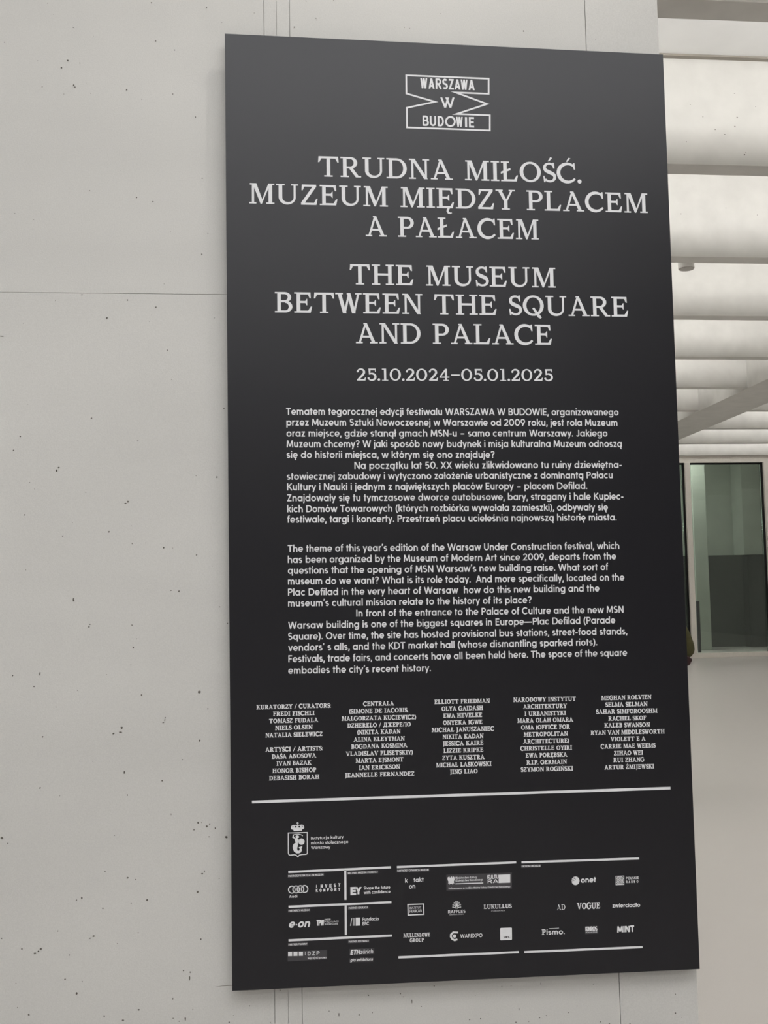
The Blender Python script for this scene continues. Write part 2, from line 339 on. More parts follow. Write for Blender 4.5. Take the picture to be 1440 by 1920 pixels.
# ------------------------------------------------------------------ lettering: own stroke fonts
def arc(cx, cy, rx, ry, a0, a1, n=None):
    n = n or max(3, int(abs(a1 - a0) / 18))
    return [(cx + rx * math.cos(R(a0 + (a1 - a0) * i / n)), cy + ry * math.sin(R(a0 + (a1 - a0) * i / n))) for i in range(n + 1)]
def flat(*items):
    out = []
    for it in items:
        if isinstance(it, list): out += it
        else: out.append(it)
    r_ = [out[0]]
    for p in out[1:]:
        if abs(p[0] - r_[-1][0]) + abs(p[1] - r_[-1][1]) > 0.5: r_.append(p)
    return r_
def S(*items): return ('s', flat(*items), False)
def O(cx, cy, rx, ry): return ('s', arc(cx, cy, rx, ry, 0, 360, 20)[:-1], True)
def D(cx, cy, r_): return ('p', arc(cx, cy, r_, r_, 0, 360, 10)[:-1])
def PL(*pts): return ('p', list(pts))
def RC(x0, y0, x1, y1): return ('p', [(x0, y0), (x1, y0), (x1, y1), (x0, y1)])
X = 510
def G_(x1, y1, x2, y2): return ('d', x1, y1, x2, y2)
ACU = lambda x, y: S((x - 30, y), (x + 60, y + 130))
OGO = lambda x, y=0: S((x, y + 10), arc(x + 20, y - 85, 75, 75, 120, 290))
ZL = [S((50, 460), (410, 460)), S((45, 50), (420, 50)), G_(110, 0, 345, X)]
SANS = {
 ' ': (265, []),
 'o': (590, [O(295, 255, 205, 205)]), 'ó': (590, [O(295, 255, 205, 205), ACU(280, 590)]),
 'a': (610, [O(285, 255, 205, 205), S((500, 0), (500, X))]), 'ą': (610, [O(285, 255, 205, 205), S((500, 0), (500, X)), OGO(480)]),
 'b': (610, [O(325, 255, 205, 205), S((110, 0), (110, 740))]),
 'c': (510, [S(arc(285, 255, 205, 205, 48, 312))]), 'ć': (510, [S(arc(285, 255, 205, 205, 48, 312)), ACU(280, 590)]),
 'd': (610, [O(285, 255, 205, 205), S((500, 0), (500, 740))]),
 'e': (570, [S(arc(285, 255, 205, 205, 0, 318), ), S((85, 235), (520, 235))]), 'ę': (570, [S(arc(285, 255, 205, 205, 0, 318)), S((85, 235), (520, 235)), OGO(330)]),
 'f': (310, [S((140, 0), (140, 590), arc(250, 590, 110, 105, 180, 70)), S((25, 462), (290, 462))]),
 'g': (610, [O(285, 255, 205, 205), S((500, X), (500, -20), arc(290, -20, 210, 135, 0, -145))]),
 'h': (560, [S((110, 0), (110, 740)), S((110, 270), arc(280, 285, 170, 175, 180, 0), (450, 0))]),
 'i': (205, [S((102, 0), (102, X)), D(102, 670, 68)]),
 'j': (205, [S((102, X), (102, -50), arc(0, -50, 102, 95, 0, -85)), D(102, 670, 68)]),
 'k': (500, [S((110, 0), (110, 740)), S((430, 515), (140, 240)), S((215, 320), (455, -5))]),
 'l': (205, [S((102, 0), (102, 740))]), 'ł': (215, [S((108, 0), (108, 740)), S((5, 300), (212, 440))]),
 'm': (820, [S((110, 0), (110, X)), S((110, 280), arc(255, 300, 145, 160, 180, 0), (400, 0)), S((400, 280), arc(550, 300, 150, 160, 180, 0), (700, 0))]),
 'n': (560, [S((110, 0), (110, X)), S((110, 270), arc(280, 285, 170, 175, 180, 0), (450, 0))]),
 'ń': (560, [S((110, 0), (110, X)), S((110, 270), arc(280, 285, 170, 175, 180, 0), (450, 0)), ACU(270, 590)]),
 'p': (610, [O(325, 255, 205, 205), S((110, -190), (110, X))]), 'q': (610, [O(285, 255, 205, 205), S((500, -190), (500, X))]),
 'r': (350, [S((110, 0), (110, X)), S((110, 260), arc(290, 280, 180, 180, 180, 80))]),
 's': (440, [S(arc(220, 358, 125, 102, 38, 270), arc(220, 153, 135, 102, 90, -145))]), 'ś': (440, [S(arc(220, 358, 125, 102, 38, 270), arc(220, 153, 135, 102, 90, -145)), ACU(215, 590)]),
 't': (320, [S((150, 0), (150, 660)), S((20, 462), (300, 462))]),
 'u': (560, [S((110, X), (110, 225), arc(275, 225, 165, 175, 180, 360), (440, 260)), S((440, 0), (440, X))]), 'ü': (560, [S((110, X), (110, 225), arc(275, 225, 165, 175, 180, 360), (440, 260)), S((440, 0), (440, X)), D(180, 660, 60), D(370, 660, 60)]),
 'v': (490, [G_(65, X, 245, 0), G_(425, X, 245, 0)]), 'w': (760, [G_(65, X, 220, 0), G_(380, X, 220, 0), G_(380, X, 540, 0), G_(695, X, 540, 0)]),
 'x': (490, [G_(75, 0, 415, X), G_(75, X, 415, 0)]), 'y': (490, [G_(65, X, 255, 0), G_(425, X, 160, -195)]),
 'z': (460, ZL), 'ż': (460, ZL + [D(230, 660, 65)]), 'ź': (460, ZL + [ACU(215, 590)]),
 'A': (640, [G_(65, 0, 320, 700), G_(575, 0, 320, 700), S((130, 190), (510, 190))]),
 'B': (590, [S((110, 0), (110, 700)), S((110, 650), (310, 650), arc(310, 510, 140, 140, 90, -90), (110, 370)), S((310, 370), (330, 370), arc(330, 210, 160, 160, 90, -90), (110, 50))]),
 'C': (680, [S(arc(375, 350, 305, 305, 45, 315))]),
 'Ç': (680, [S(arc(375, 350, 305, 305, 45, 315)), S((380, 40), (380, -120))]),
 'D': (690, [S((110, 0), (110, 700)), S((110, 650), (320, 650), arc(320, 350, 300, 300, 90, -90), (110, 50))]),
 'E': (520, [S((470, 650), (110, 650), (110, 50), (470, 50)), S((110, 355), (440, 355))]),
 'F': (490, [S((450, 650), (110, 650), (110, 0)), S((110, 345), (420, 345))]),
 'G': (740, [S(arc(375, 350, 305, 305, 45, 350), ), S((400, 310), (690, 310))]),
 'H': (660, [S((110, 0), (110, 700)), S((550, 0), (550, 700)), S((110, 360), (550, 360))]),
 'I': (220, [S((110, 0), (110, 700))]),
 'J': (430, [S((310, 700), (310, 200), arc(180, 200, 130, 150, 0, -150))]),
 'K': (600, [S((110, 0), (110, 700)), S((540, 705), (130, 320)), S((245, 420), (570, -5))]),
 'L': (470, [S((110, 700), (110, 50), (450, 50))]),
 'M': (790, [G_(95, 0, 140, 700), G_(140, 700, 395, 90), G_(650, 700, 395, 90), G_(650, 700, 695, 0)]),
 'N': (680, [S((110, 0), (110, 700)), G_(130, 700, 550, 0), S((570, 0), (570, 700))]),
 'O': (760, [O(380, 350, 305, 305)]),
 'P': (560, [S((110, 0), (110, 700)), S((110, 650), (320, 650), arc(320, 490, 160, 160, 90, -90), (110, 330))]),
 'Q': (760, [O(380, 350, 305, 305), S((430, 220), (650, -20))]),
 'R': (590, [S((110, 0), (110, 700)), S((110, 650), (320, 650), arc(320, 495, 155, 155, 90, -90), (110, 340)), S((300, 340), (520, -5))]),
 'S': (540, [S(arc(275, 503, 165, 150, 35, 262), arc(275, 203, 175, 153, 85, -145))]),
 'T': (560, [S((20, 650), (540, 650)), S((280, 0), (280, 650))]),
 'U': (650, [S((110, 700), (110, 265), arc(325, 265, 215, 215, 180, 360), (540, 700))]),
 'V': (640, [G_(70, 700, 320, 0), G_(570, 700, 320, 0)]), 'W': (960, [G_(70, 700, 270, 0), G_(480, 700, 270, 0), G_(480, 700, 690, 0), G_(890, 700, 690, 0)]),
 'X': (620, [G_(80, 0, 540, 700), G_(80, 700, 540, 0)]), 'Y': (600, [G_(70, 700, 300, 290), G_(530, 700, 300, 290), S((300, 0), (300, 330))]),
 'Z': (560, [S((55, 650), (510, 650)), S((45, 50), (520, 50)), G_(110, 0, 445, 700)]),
 '0': (640, [O(320, 350, 225, 305)]), '2': (540, [S(arc(265, 480, 170, 170, 165, -30), (85, 50), (490, 50))]),
 '5': (540, [S((440, 650), (150, 650), (125, 390), arc(250, 225, 190, 175, 130, -140))]),
 '9': (580, [O(290, 460, 190, 190), S((480, 460), (440, 330), (235, 0))]),
 '.': (200, [D(100, 62, 72)]), ',': (200, [S((125, 110), (70, -120))]), '-': (340, [S((40, 255), (300, 255))]), '–': (560, [S((80, 265), (480, 265))]), '—': (900, [S((10, 265), (890, 265))]),
 '?': (500, [S(arc(240, 520, 160, 140, 165, -60), (240, 330), (240, 200)), D(240, 62, 72)]), '(': (300, [S(arc(430, 290, 330, 480, 122, 238))]), ')': (300, [S(arc(-130, 290, 330, 480, 58, -58))]),
 '’': (190, [S((120, 740), (75, 540))]), '/': (420, [S((40, -60), (380, 760))]), '|': (200, [S((100, 0), (100, 700))]), ':': (200, [D(100, 62, 72), D(100, 440, 72)]),
 '·': (240, [D(120, 240, 72)]),
}

def vs(pts): return ('v', pts)       # spine with a width at every point
def varc(cx, cy, rx, ry, a0, a1, f, n=14):
    return [(cx + rx * math.cos(R(a0 + (a1 - a0) * i / n)), cy + ry * math.sin(R(a0 + (a1 - a0) * i / n)), f(i / n)) for i in range(n + 1)]
def serif(K, T, F):
    o = 82; h = 700
    def stem(x, y0=0, y1=h): return RC(x - K / 2, y0, x + K / 2, y1)
    def slab(x, y, kw=K, l=o, r_=o): return RC(x - kw / 2 - l, y, x + kw / 2 + r_, y + F) if y < 300 else RC(x - kw / 2 - l, y - F, x + kw / 2 + r_, y)
    def dg(x1, y1, x2, y2, w_): return PL((x1 - w_ / 2, y1), (x1 + w_ / 2, y1), (x2 + w_ / 2, y2), (x2 - w_ / 2, y2))
    def ring(cx, cy, rx, ry, a0=0, a1=360): return ('r', cx, cy, rx, ry, rx - K, ry - T, a0, a1)
    s = o + K / 2
    def full(x): return [stem(x), slab(x, 0), slab(x, h)]
    topb = lambda x0, W: [RC(x0, h - T, W - 60, h), PL((W - 120, h), (W - 12, h), (W, h - 205), (W - 42, h - 205), (W - 95, h - T), (W - 120, h - T))]
    botb = lambda x0, W: [RC(x0, 0, W - 80, T), PL((W - 130, 0), (W - 22, 0), (W + 28, 215), (W - 18, 215), (W - 105, T), (W - 130, T))]
    midb = lambda x0, x1: [RC(x0, 330, x1, 330 + T), PL((x1 - 20, 330), (x1 + 22, 255), (x1 + 44, 255), (x1 + 44, 475), (x1 + 22, 475), (x1 - 20, 330 + T))]
    Sp = [(560 * 0.74, 540, T * .8)] 
    def Sg():
        f1 = lambda t: T * (1 + 0.0 * t) + (K * 1.05 - T) * max(0, (t - 0.35) / 0.65)
        f2 = lambda t: K * 1.05 + (T - K * 1.05) * min(1, t / 0.65)
        a = varc(235, 520, 165, 145, 30, 250, f1); b = varc(245, 185, 178, 150, 72, -150, f2)
        return [vs(a + b), PL((352, 700), (408, 700), (418, 490), (376, 490), (340, 610)), PL((42, 5), (92, 5), (100, 90), (60, 225), (18, 225))]
    Cf = lambda t: T * 0.9 + (K * 1.04 - T * 0.9) * math.sin(math.pi * t) ** 1.0
    Cg = lambda: [vs(varc(375, 350, 322, 322, 42, 322, Cf, 22)), PL((585, 700), (628, 700), (640, 470), (598, 470), (560, 590), (545, 640))]
    acu = lambda x: PL((x - 45, 745), (x + 5, 745), (x + 120, 870), (x + 40, 885))
    E = [*full(s), RC(s, h - T, s + 10, h), *topb(s, 560), *botb(s, 575), *midb(s, 395)]
    F_ = [*full(s), *topb(s, 545), *midb(s, 390)]
    L_ = [*full(s), *botb(s, 560)]
    N_ = [dg(130, 0, 130, h, T), slab(130, 0, T), dg(150, h, 590, 0, K), RC(20, h - F, 150, h), dg(590, 0, 590, h, T), slab(590, h, T)]
    Z_ = [dg(95, T, 480, h - T, K * 1.05), RC(60, h - T, 545, h), RC(30, 0, 520, T), PL((60, h), (48, h - 200), (90, h - 200), (140, h - T), (160, h)), PL((480, 0), (548, 0), (590, 215), (545, 215), (470, T))]
    A_ = [dg(125, 0, 330, 640, T), PL((300, h), (385, h), (625 + K / 2, 0), (625 - K / 2, 0), (318, 620)), RC(190, 195, 530, 195 + T * .9), slab(125, 0, T, 85, 75), slab(620, 0, K, 70, 75), RC(268, h - F, 345, h)]
    O_ = [('r', 370, 350, 370, 360, 370 - K * 1.03, 360 - T, 0, 360)]
    Y_ = [stem(335, 0, 320), slab(335, 0), dg(335 - 8, 300, 115, h, K), dg(335 + 22, 300, 560, h, T), slab(115, h, K, 70, 60), slab(560, h, T, 75, 75)]
    g = {
     ' ': (300, []), 'I': (K + 2 * o, full(s)), 'E': (603, E), 'É': (603, E + [acu(300)]), 'F': (545, F_), 'L': (588, L_),
     'Ę': (603, E + [vs([(430, 20, T), (385, -50, T), (375, -110, T), (410, -160, T), (470, -175, T * .6), (520, -160, T * .5)])]),
     'Ł': (588, L_ + [PL((s - 150, 255), (s - 150, 330), (s + 190, 470), (s + 190, 395))]),
     'T': (690, [stem(345), slab(345, 0), RC(60, h - T, 630, h), PL((0, h - 205), (42, h - 205), (110, h - T), (130, h), (18, h)), PL((690, h - 205), (648, h - 205), (580, h - T), (560, h), (672, h))]),
     'H': (760, [*full(s), *full(760 - s), RC(s, 325, 760 - s, 325 + T)]),
     'U': (745, [RC(s - K / 2, 230, s + K / 2, h), slab(s, h), RC(745 - o - T - 5, 230, 745 - o - 5, h), slab(745 - o - 5 - T / 2, h, T), vs([(s, 240, K)] + varc(s + (745 - o - 5 - T / 2 - s) / 2, 240, (745 - o - 5 - T / 2 - s) / 2, 205, 180, 360, lambda t: K + (T - K) * min(1, t * 1.5), 16))]),
     'D': (690, [stem(s), slab(s, 0, K, o, 0), slab(s, h, K, o, 0), RC(s, h - T, 340, h), RC(s, 0, 340, T), ('r', 340, 350, 350, 350, 350 - K, 350 - T, -90, 90)]),
     'B': (590, [stem(s), slab(s, 0, K, o, 0), slab(s, h, K, o, 0), RC(s, h - T, 330, h), RC(s, 345, 340, 345 + T), RC(s, 0, 350, T), ('r', 325, 540 - T / 4, 225, 160 + T / 4, 225 - K * .95, 160 - T * .75, -90, 90), ('r', 345, 200, 245, 200, 245 - K, 200 - T, -90, 90)]),
     'P': (570, [*full(s), RC(s, h - T, 330, h), RC(s, 285, 330, 285 + T), ('r', 330, 492, 240, 208, 240 - K, 208 - T, -90, 90)]),
     'R': (680, [stem(s), slab(s, 0), slab(s, h), RC(s, h - T, 330, h), RC(s, 300, 330, 300 + T), ('r', 330, 500, 235, 200, 235 - K, 200 - T, -90, 90), dg(335, 330, 575, 0, K * 1.05), RC(530, 0, 690, F)]),
     'K': (700, [*full(s), dg(s + 30, 270, 560, h, T), dg(330, 440, 590, 0, K), slab(555, h, T, 70, 75), slab(595, 0, K, 60, 75)]),
     'J': (400, [RC(240 - K / 2, 60, 240 + K / 2, h), slab(240, h), vs([(240, 70, K), (225, -20, K * .9), (175, -95, T), (90, -130, T)])]),
     'N': (690, N_), 'Ń': (690, N_ + [acu(330)]),
     'M': (850, [dg(135, 0, 135, h, T), slab(135, 0, T, 90, 75), PL((30, h - F), (30, h), (155 + K * .75, h), (455, 120), (420, 0), (385, 0), (135, h - F)), PL((385, 0), (432, 0), (700, h - F), (700, h), (650, h)), stem(715), slab(715, 0, K, 75, 75), RC(650, h - F, 850, h)]),
     'A': (740, A_), 'Á': (740, A_ + [acu(350)]),
     'O': (740, O_), 'Q': (740, O_ + [PL((330, 250), (395, 285), (660, -60), (620, -110), (530, -70))]),
     'C': (660, Cg()), 'Ć': (660, Cg() + [acu(370)]),
     'G': (720, Cg() + [RC(600 - K / 2, 60, 600 + K / 2, 320), slab(600, 320 + F, K, 80, 60)]),
     'S': (440, Sg()), 'Ś': (440, Sg() + [acu(235)]), 'Š': (440, Sg() + [PL((130, 870), (190, 870), (250, 800), (310, 870), (370, 870), (280, 745), (220, 745))]),
     'Z': (600, Z_), 'Ż': (600, Z_ + [D(320, 800, 62)]),
     'Y': (650, Y_), 'V': (720, [dg(120, h, 360, 0, K), dg(360 + 5, 0, 610, h, T), slab(120, h, K, 75, 65), slab(610, h, T, 75, 75)]),
     'W': (860, [dg(110, h, 290, 0, K), dg(290, 0, 440, h * .93, T), dg(430, h, 600, 0, K), dg(605, 0, 765, h, T), slab(110, h, K, 75, 60), RC(365, h - F, 470, h), slab(765, h, T, 75, 75)]),
     'X': (700, [dg(120, h, 590, 0, K), dg(120, 0, 570, h, T)]),
     '/': (420, [dg(40, -20, 380, 720, T)]), '.': (130, [D(65, 58, 74)]), ',': (130, [D(65, 58, 70), PL((60, 0), (130, 60), (40, -150), (5, -140))]), ':': (140, [D(70, 62, 74), D(70, 420, 74)]),
     '(': (240, [vs(varc(420, 300, 340, 470, 125, 235, lambda t: T + (K - T) * math.sin(math.pi * t)))]), ')': (240, [vs(varc(-180, 300, 340, 470, 55, -55, lambda t: T + (K - T) * math.sin(math.pi * t)))]),
     '–': (520, [RC(20, 300, 500, 300 + T)]),
     '0': (640, [('r', 320, 350, 315, 358, 315 - K, 358 - T, 0, 360)]),
     '1': (420, [stem(225), slab(225, 0, K, 110, 110), PL((50, h - F * 1.2), (50, h), (225 + K / 2, h), (225 - K / 2, h - F * 1.2))]),
     '2': (540, [vs(varc(255, 500, 190, 165, 170, -25, lambda t: T + (K - T) * t, 14) + [(330, 300, K), (160, 120, K * .8), (80, 40, T)]), RC(40, 0, 480, T * 1.25), PL((430, 0), (510, 0), (545, 190), (500, 190), (430, T)), D(85, 535, 60)]),
     '5': (540, [PL((110, 340), (110 + T, 380), (130 + T, h - T), (95, h), (85, h)), RC(95, h - T * 1.3, 470, h), PL((440, h), (490, h), (500, h - 190), (455, h - 190)), vs([(130, 360, T * .6)] + varc(260, 220, 215, 195, 120, -150, lambda t: T + (K - T) * math.sin(math.pi * min(1, t * 1.1)), 16)), D(85, 140, 60)]),
     '4': (620, [stem(400, 0, h), slab(400, 0, K, 95, 95), RC(30, 175, 590, 175 + T), PL((30, 175), (30, 175 + T), (360, h), (420, h), (400, h - 90), (120, 175 + T))]),
     'Д': (760, [RC(170, h - F, 700, h), dg(200, T, 300, h, T), stem(600), RC(20, 0, 740, T), RC(20, -130, 20 + T, 20), RC(740 - T, -130, 740, 20)]),
     'Ж': (960, [*full(480), dg(110, 0, 420, 360, T), dg(130, h, 420, 350, T), dg(850, 0, 540, 360, K), dg(830, h, 540, 350, T), RC(30, 0, 190, F), RC(60, h - F, 210, h), RC(770, 0, 930, F), RC(750, h - F, 900, h)]),
     'Л': (740, [RC(150, h - F, 740, h), dg(110, 30, 280, h, T), D(90, 60, 60), stem(600), slab(600, 0)]),
     'Е': (603, E), 'Р': (570, None), 'О': (740, O_),
    }
    g['Р'] = g['P']
    return g
SERIF_L = serif(122, 72, 48)
SERIF_S = serif(182, 116, 80)

def emit(glyphs, lsb, ws, text, up, ax=1.0):
    """returns total advance and a list of 2-D quads/polygons per primitive"""
    x = 0; out = []; last = 0
    for ch in text:
        if ch not in glyphs: ch = ch.upper() if ch.upper() in glyphs else ' '
        adv, prims = glyphs[ch]
        for j, p in enumerate(prims):
            polys = []
            if p[0] == 'p': polys = [p[1]]
            elif p[0] == 'd':
                _, x1, y1, x2, y2 = p
                hw = ws * math.hypot((x2 - x1) / ax, y2 - y1) / max(1, abs(y2 - y1)) * ax / 2
                polys = [[(x1 - hw, y1), (x1 + hw, y1), (x2 + hw, y2), (x2 - hw, y2)]]
            elif p[0] == 'r':
                _, cx, cy, ox, oy, ix, iy, a0, a1 = p
                n = max(6, int(abs(a1 - a0) / 12)); pr = None
                for i in range(n + 1):
                    a = R(a0 + (a1 - a0) * i / n); c_, s_ = math.cos(a), math.sin(a)
                    cur = ((cx + ox * c_, cy + oy * s_), (cx + ix * c_, cy + iy * s_))
                    if pr: polys.append([pr[0], cur[0], cur[1], pr[1]])
                    pr = cur
            else:
                if p[0] == 's': pts = [(a, b, ws) for a, b in p[1]]; closed = p[2]
                else:
                    pts = p[1][:1]; closed = False
                    for q_ in p[1][1:]:
                        if abs(q_[0] - pts[-1][0]) + abs(q_[1] - pts[-1][1]) > 2: pts.append(q_)
                n = len(pts); side = []
                for i in range(n):
                    a = pts[i - 1] if (i > 0 or closed) else None
                    b = pts[(i + 1) % n] if (i < n - 1 or closed) else None
                    c = pts[i]; nv = []
                    for u, v in ((a, c), (c, b)):
                        if u is None or v is None: continue
                        dx, dy = v[0] - u[0], v[1] - u[1]; l = math.hypot(dx, dy) or 1
                        nv.append((-dy / l, dx / l))
                    if len(nv) == 2:
                        mx_, my_ = nv[0][0] + nv[1][0], nv[0][1] + nv[1][1]; l2 = mx_ * mx_ + my_ * my_
                        k = 2 / l2 if l2 > 0.08 else 2 / 0.08
                        k = min(k, up / max(math.sqrt(l2), .05))
                        m_ = (mx_ * k, my_ * k)
                    else: m_ = nv[0]
                    hw = c[2] / 2
                    if p[0] == 's' and ax != 1.0: m_ = (m_[0] * ax, m_[1])
                    side.append(((c[0] + m_[0] * hw, c[1] + m_[1] * hw), (c[0] - m_[0] * hw, c[1] - m_[1] * hw)))
                rng = range(n) if closed else range(n - 1)
                for i in rng:
                    q0, q1 = side[i], side[(i + 1) % n]
                    polys.append([q0[0], q1[0], q1[1], q0[1]])
            out.append((j, [[(x + a, b) for a, b in q_] for q_ in polys]))
        x += adv + lsb; 
    return x - lsb, out

YP = -0.030            # front face of the board
class Print:
    def __init__(s): s.v = []; s.f = []
    def poly(s, pts3):
        b = len(s.v); s.v += pts3; s.f.append(list(range(b, b + len(pts3))))
    def px_poly(s, pts, dz=0.0):
        s.poly([(lambda q_: (q_.x, YP - 0.0004 - dz, q_.z))(at_y(a, b, YP)) for a, b in pts])
    def line(s, p0, p1, cap, text, font='sans', ws=104, slant=0.0, x0=None):
        """text whose ink runs from pixel p0 to p1 on the baseline, cap = cap height in pixels"""
        G, lsb = {'sans': (SANS, 14), 'big': (SERIF_L, 62), 'small': (SERIF_S, 42)}[font]
        W, prims = emit(G, lsb, ws, text, 2.2)
        xs = [q_[0] for _, ps in prims for p in ps for q_ in p]
        xa, xb = min(xs), max(xs)
        A = at_y(p0[0], p0[1], YP); B = at_y(p1[0], p1[1], YP)
        mid = ((p0[0] + p1[0]) / 2, (p0[1] + p1[1]) / 2)
        U = at_y(mid[0] - 0.0, mid[1] - cap, YP) - at_y(mid[0], mid[1], YP); uh = U.length / 700.0
        d = (B - A); kx = d.length / (xb - xa)
        if font == 'sans':
            ax = min(2.0, uh / kx); W, prims = emit(G, lsb, ws, text, 2.2, ax)
            xs = [q_[0] for _, ps in prims for p in ps for q_ in p]; xa, xb = min(xs), max(xs); kx = d.length / (xb - xa)
        d.normalize()
        n = Vector((-d.z * 0, 0, 1)); n = Vector((-d.z, 0, d.x))
        for j, ps in prims:
            y = YP - 0.0004 - 0.00002 * (j % 12)
            for p in ps:
                s.poly([(A.x + d.x * (a - xa + slant * b) * kx + n.x * b * uh, y, A.z + d.z * (a - xa + slant * b) * kx + n.z * b * uh) for a, b in p])
    def stroke(s, pts, wpx, closed=False, dz=0.0, miter=8):
        n = len(pts)
        G = {'@': (0, [('s', [(a, -b) for a, b in pts], closed)])}
        _, prims = emit(G, 0, wpx, '@', miter)
        for j, ps in prims:
            for p in ps: s.px_poly([(a, -b) for a, b in p], dz)
    def disc(s, cx, cy, rx, ry=None, dz=0.0, n=20):
        ry = ry or rx; s.px_poly([(cx + rx * math.cos(2 * math.pi * i / n), cy + ry * math.sin(2 * math.pi * i / n)) for i in range(n)], dz)
    def build(s, name, m, parent, label=None):
        me = bpy.data.meshes.new(name); me.from_pydata(s.v, [], s.f); me.update()
        bm = bmesh.new(); bm.from_mesh(me)
        for f in bm.faces:
            f.normal_update()
            if f.normal.y > 0: f.normal_flip()
        bm.to_mesh(me); bm.free()
        o = link(name, me, m, parent)
        if label: o['label'] = label
        return o

# ------------------------------------------------------------------ the board
cor = [at_y(421.5, 63, YP), at_y(1243, 102, YP), at_y(1312, 1817, YP), at_y(435.5, 1858, YP)]
sign = tag(empty('information_board', (0, 0, 0)), 'tall black exhibition board with white lettering mounted on the concrete wall', 'sign')
bm = bmesh.new()
a = [bm.verts.new((p.x, YP, p.z)) for p in cor]; b = [bm.verts.new((p.x, YP + 0.006, p.z)) for p in cor]
bm.faces.new(a); bm.faces.new(b[::-1])
for i in range(4): bm.faces.new((a[i], a[(i + 1) % 4], b[(i + 1) % 4], b[i]))
fin('panel', bm, M['board'], sign)
cx_ = sum(p.x for p in cor) / 4; cz_ = sum(p.z for p in cor) / 4
bm = bmesh.new(); i_ = 0.022
a = []; b = []
for p in cor:
    sx_ = -1 if p.x > cx_ else 1; sz_ = -1 if p.z > cz_ else 1
    a.append(bm.verts.new((p.x + sx_ * i_, YP + 0.0065, p.z + sz_ * i_))); b.append(bm.verts.new((p.x + sx_ * i_, -0.0012, p.z + sz_ * i_)))
for i in range(4): bm.faces.new((a[i], a[(i + 1) % 4], b[(i + 1) % 4], b[i]))
bm.faces.new(a); bm.faces.new(b[::-1])
fin('backing_frame', bm, M['edge'], sign)

def Z(ox, oy, k): return lambda x, y: (ox + x / k, oy + y / k)
# emblem at the head
z = Z(740, 120, 7.2); P_ = Print()
P_.stroke([z(*q_) for q_ in ((156, 154), (1268, 200), (1268, 404), (825, 386), (1247, 541), (835, 676), (1284, 693), (1284, 898), (166, 858), (164, 592), (545, 512), (158, 400))], 22 / 7.2, True, miter=14)
for word, xs_, ya, yb_, xa_, xb_, k_ in (('WARSZAWA', (348, 442, 458, 538, 553, 635, 645, 718, 728, 800, 808, 888, 893, 985, 997, 1080), 329, 355, 348, 1080, 19.2),
        ('BUDOWIE', (378, 462, 475, 560, 582, 665, 0, 0, 830, 920, 950, 978, 1003, 1073), 833, 857, 378, 1073, 18.8)):
    for i, ch in enumerate(word):
        a_, b_ = xs_[2 * i], xs_[2 * i + 1]
        if not b_: continue
        fy = lambda x: ya + (yb_ - ya) * (x - xa_) / (xb_ - xa_)
        P_.line(z(a_, fy(a_)), z(b_, fy(b_)), k_, ch, ws=125)
P_.line(z(622, 590), z(742, 591), 19.2, 'V', ws=125); P_.line(z(690, 590), z(814, 591), 19.2, 'V', ws=125)
P_.stroke([z(752 + 60 * math.cos(R(t_)), 778 + 62 * math.sin(R(t_))) for t_ in range(0, 360, 15)], 25 / 7.2, True)
P_.build('festival_emblem', M['print'], sign, 'white outlined emblem reading WARSZAWA W BUDOWIE')
# titles
P_ = Print()
P_.line((596.6, 330.9), (1090.6, 343.6), 37.4, 'TRUDNA MIŁOŚĆ.', 'big')
P_.line((467.4, 381.5), (1214.5, 399.6), 37.4, 'MUZEUM MIĘDZY PLACEM', 'big')
P_.line((685.8, 442.9), (1010.2, 449.3), 37.6, 'A PAŁACEM', 'big')
P_.build('title_lettering', M['print'], sign, 'white Polish title in slab serif capitals')
P_ = Print()
P_.line((656, 533.3), (1042, 539.5), 37.6, 'THE MUSEUM', 'big')
P_.line((515.5, 585.7), (1178.2, 594), 37.6, 'BETWEEN THE SQUARE', 'big')
P_.line((667.5, 643.5), (1035, 646.7), 37.8, 'AND PALACE', 'big')
P_.build('title_lettering', M['print'], sign, 'white English title in slab serif capitals')
P_ = Print(); P_.line((669, 713.6), (1037, 714.4), 22.3, '25.10.2024–05.01.2025', 'big'); P_.build('date_lettering', M['print'], sign, 'white exhibition dates below the titles')
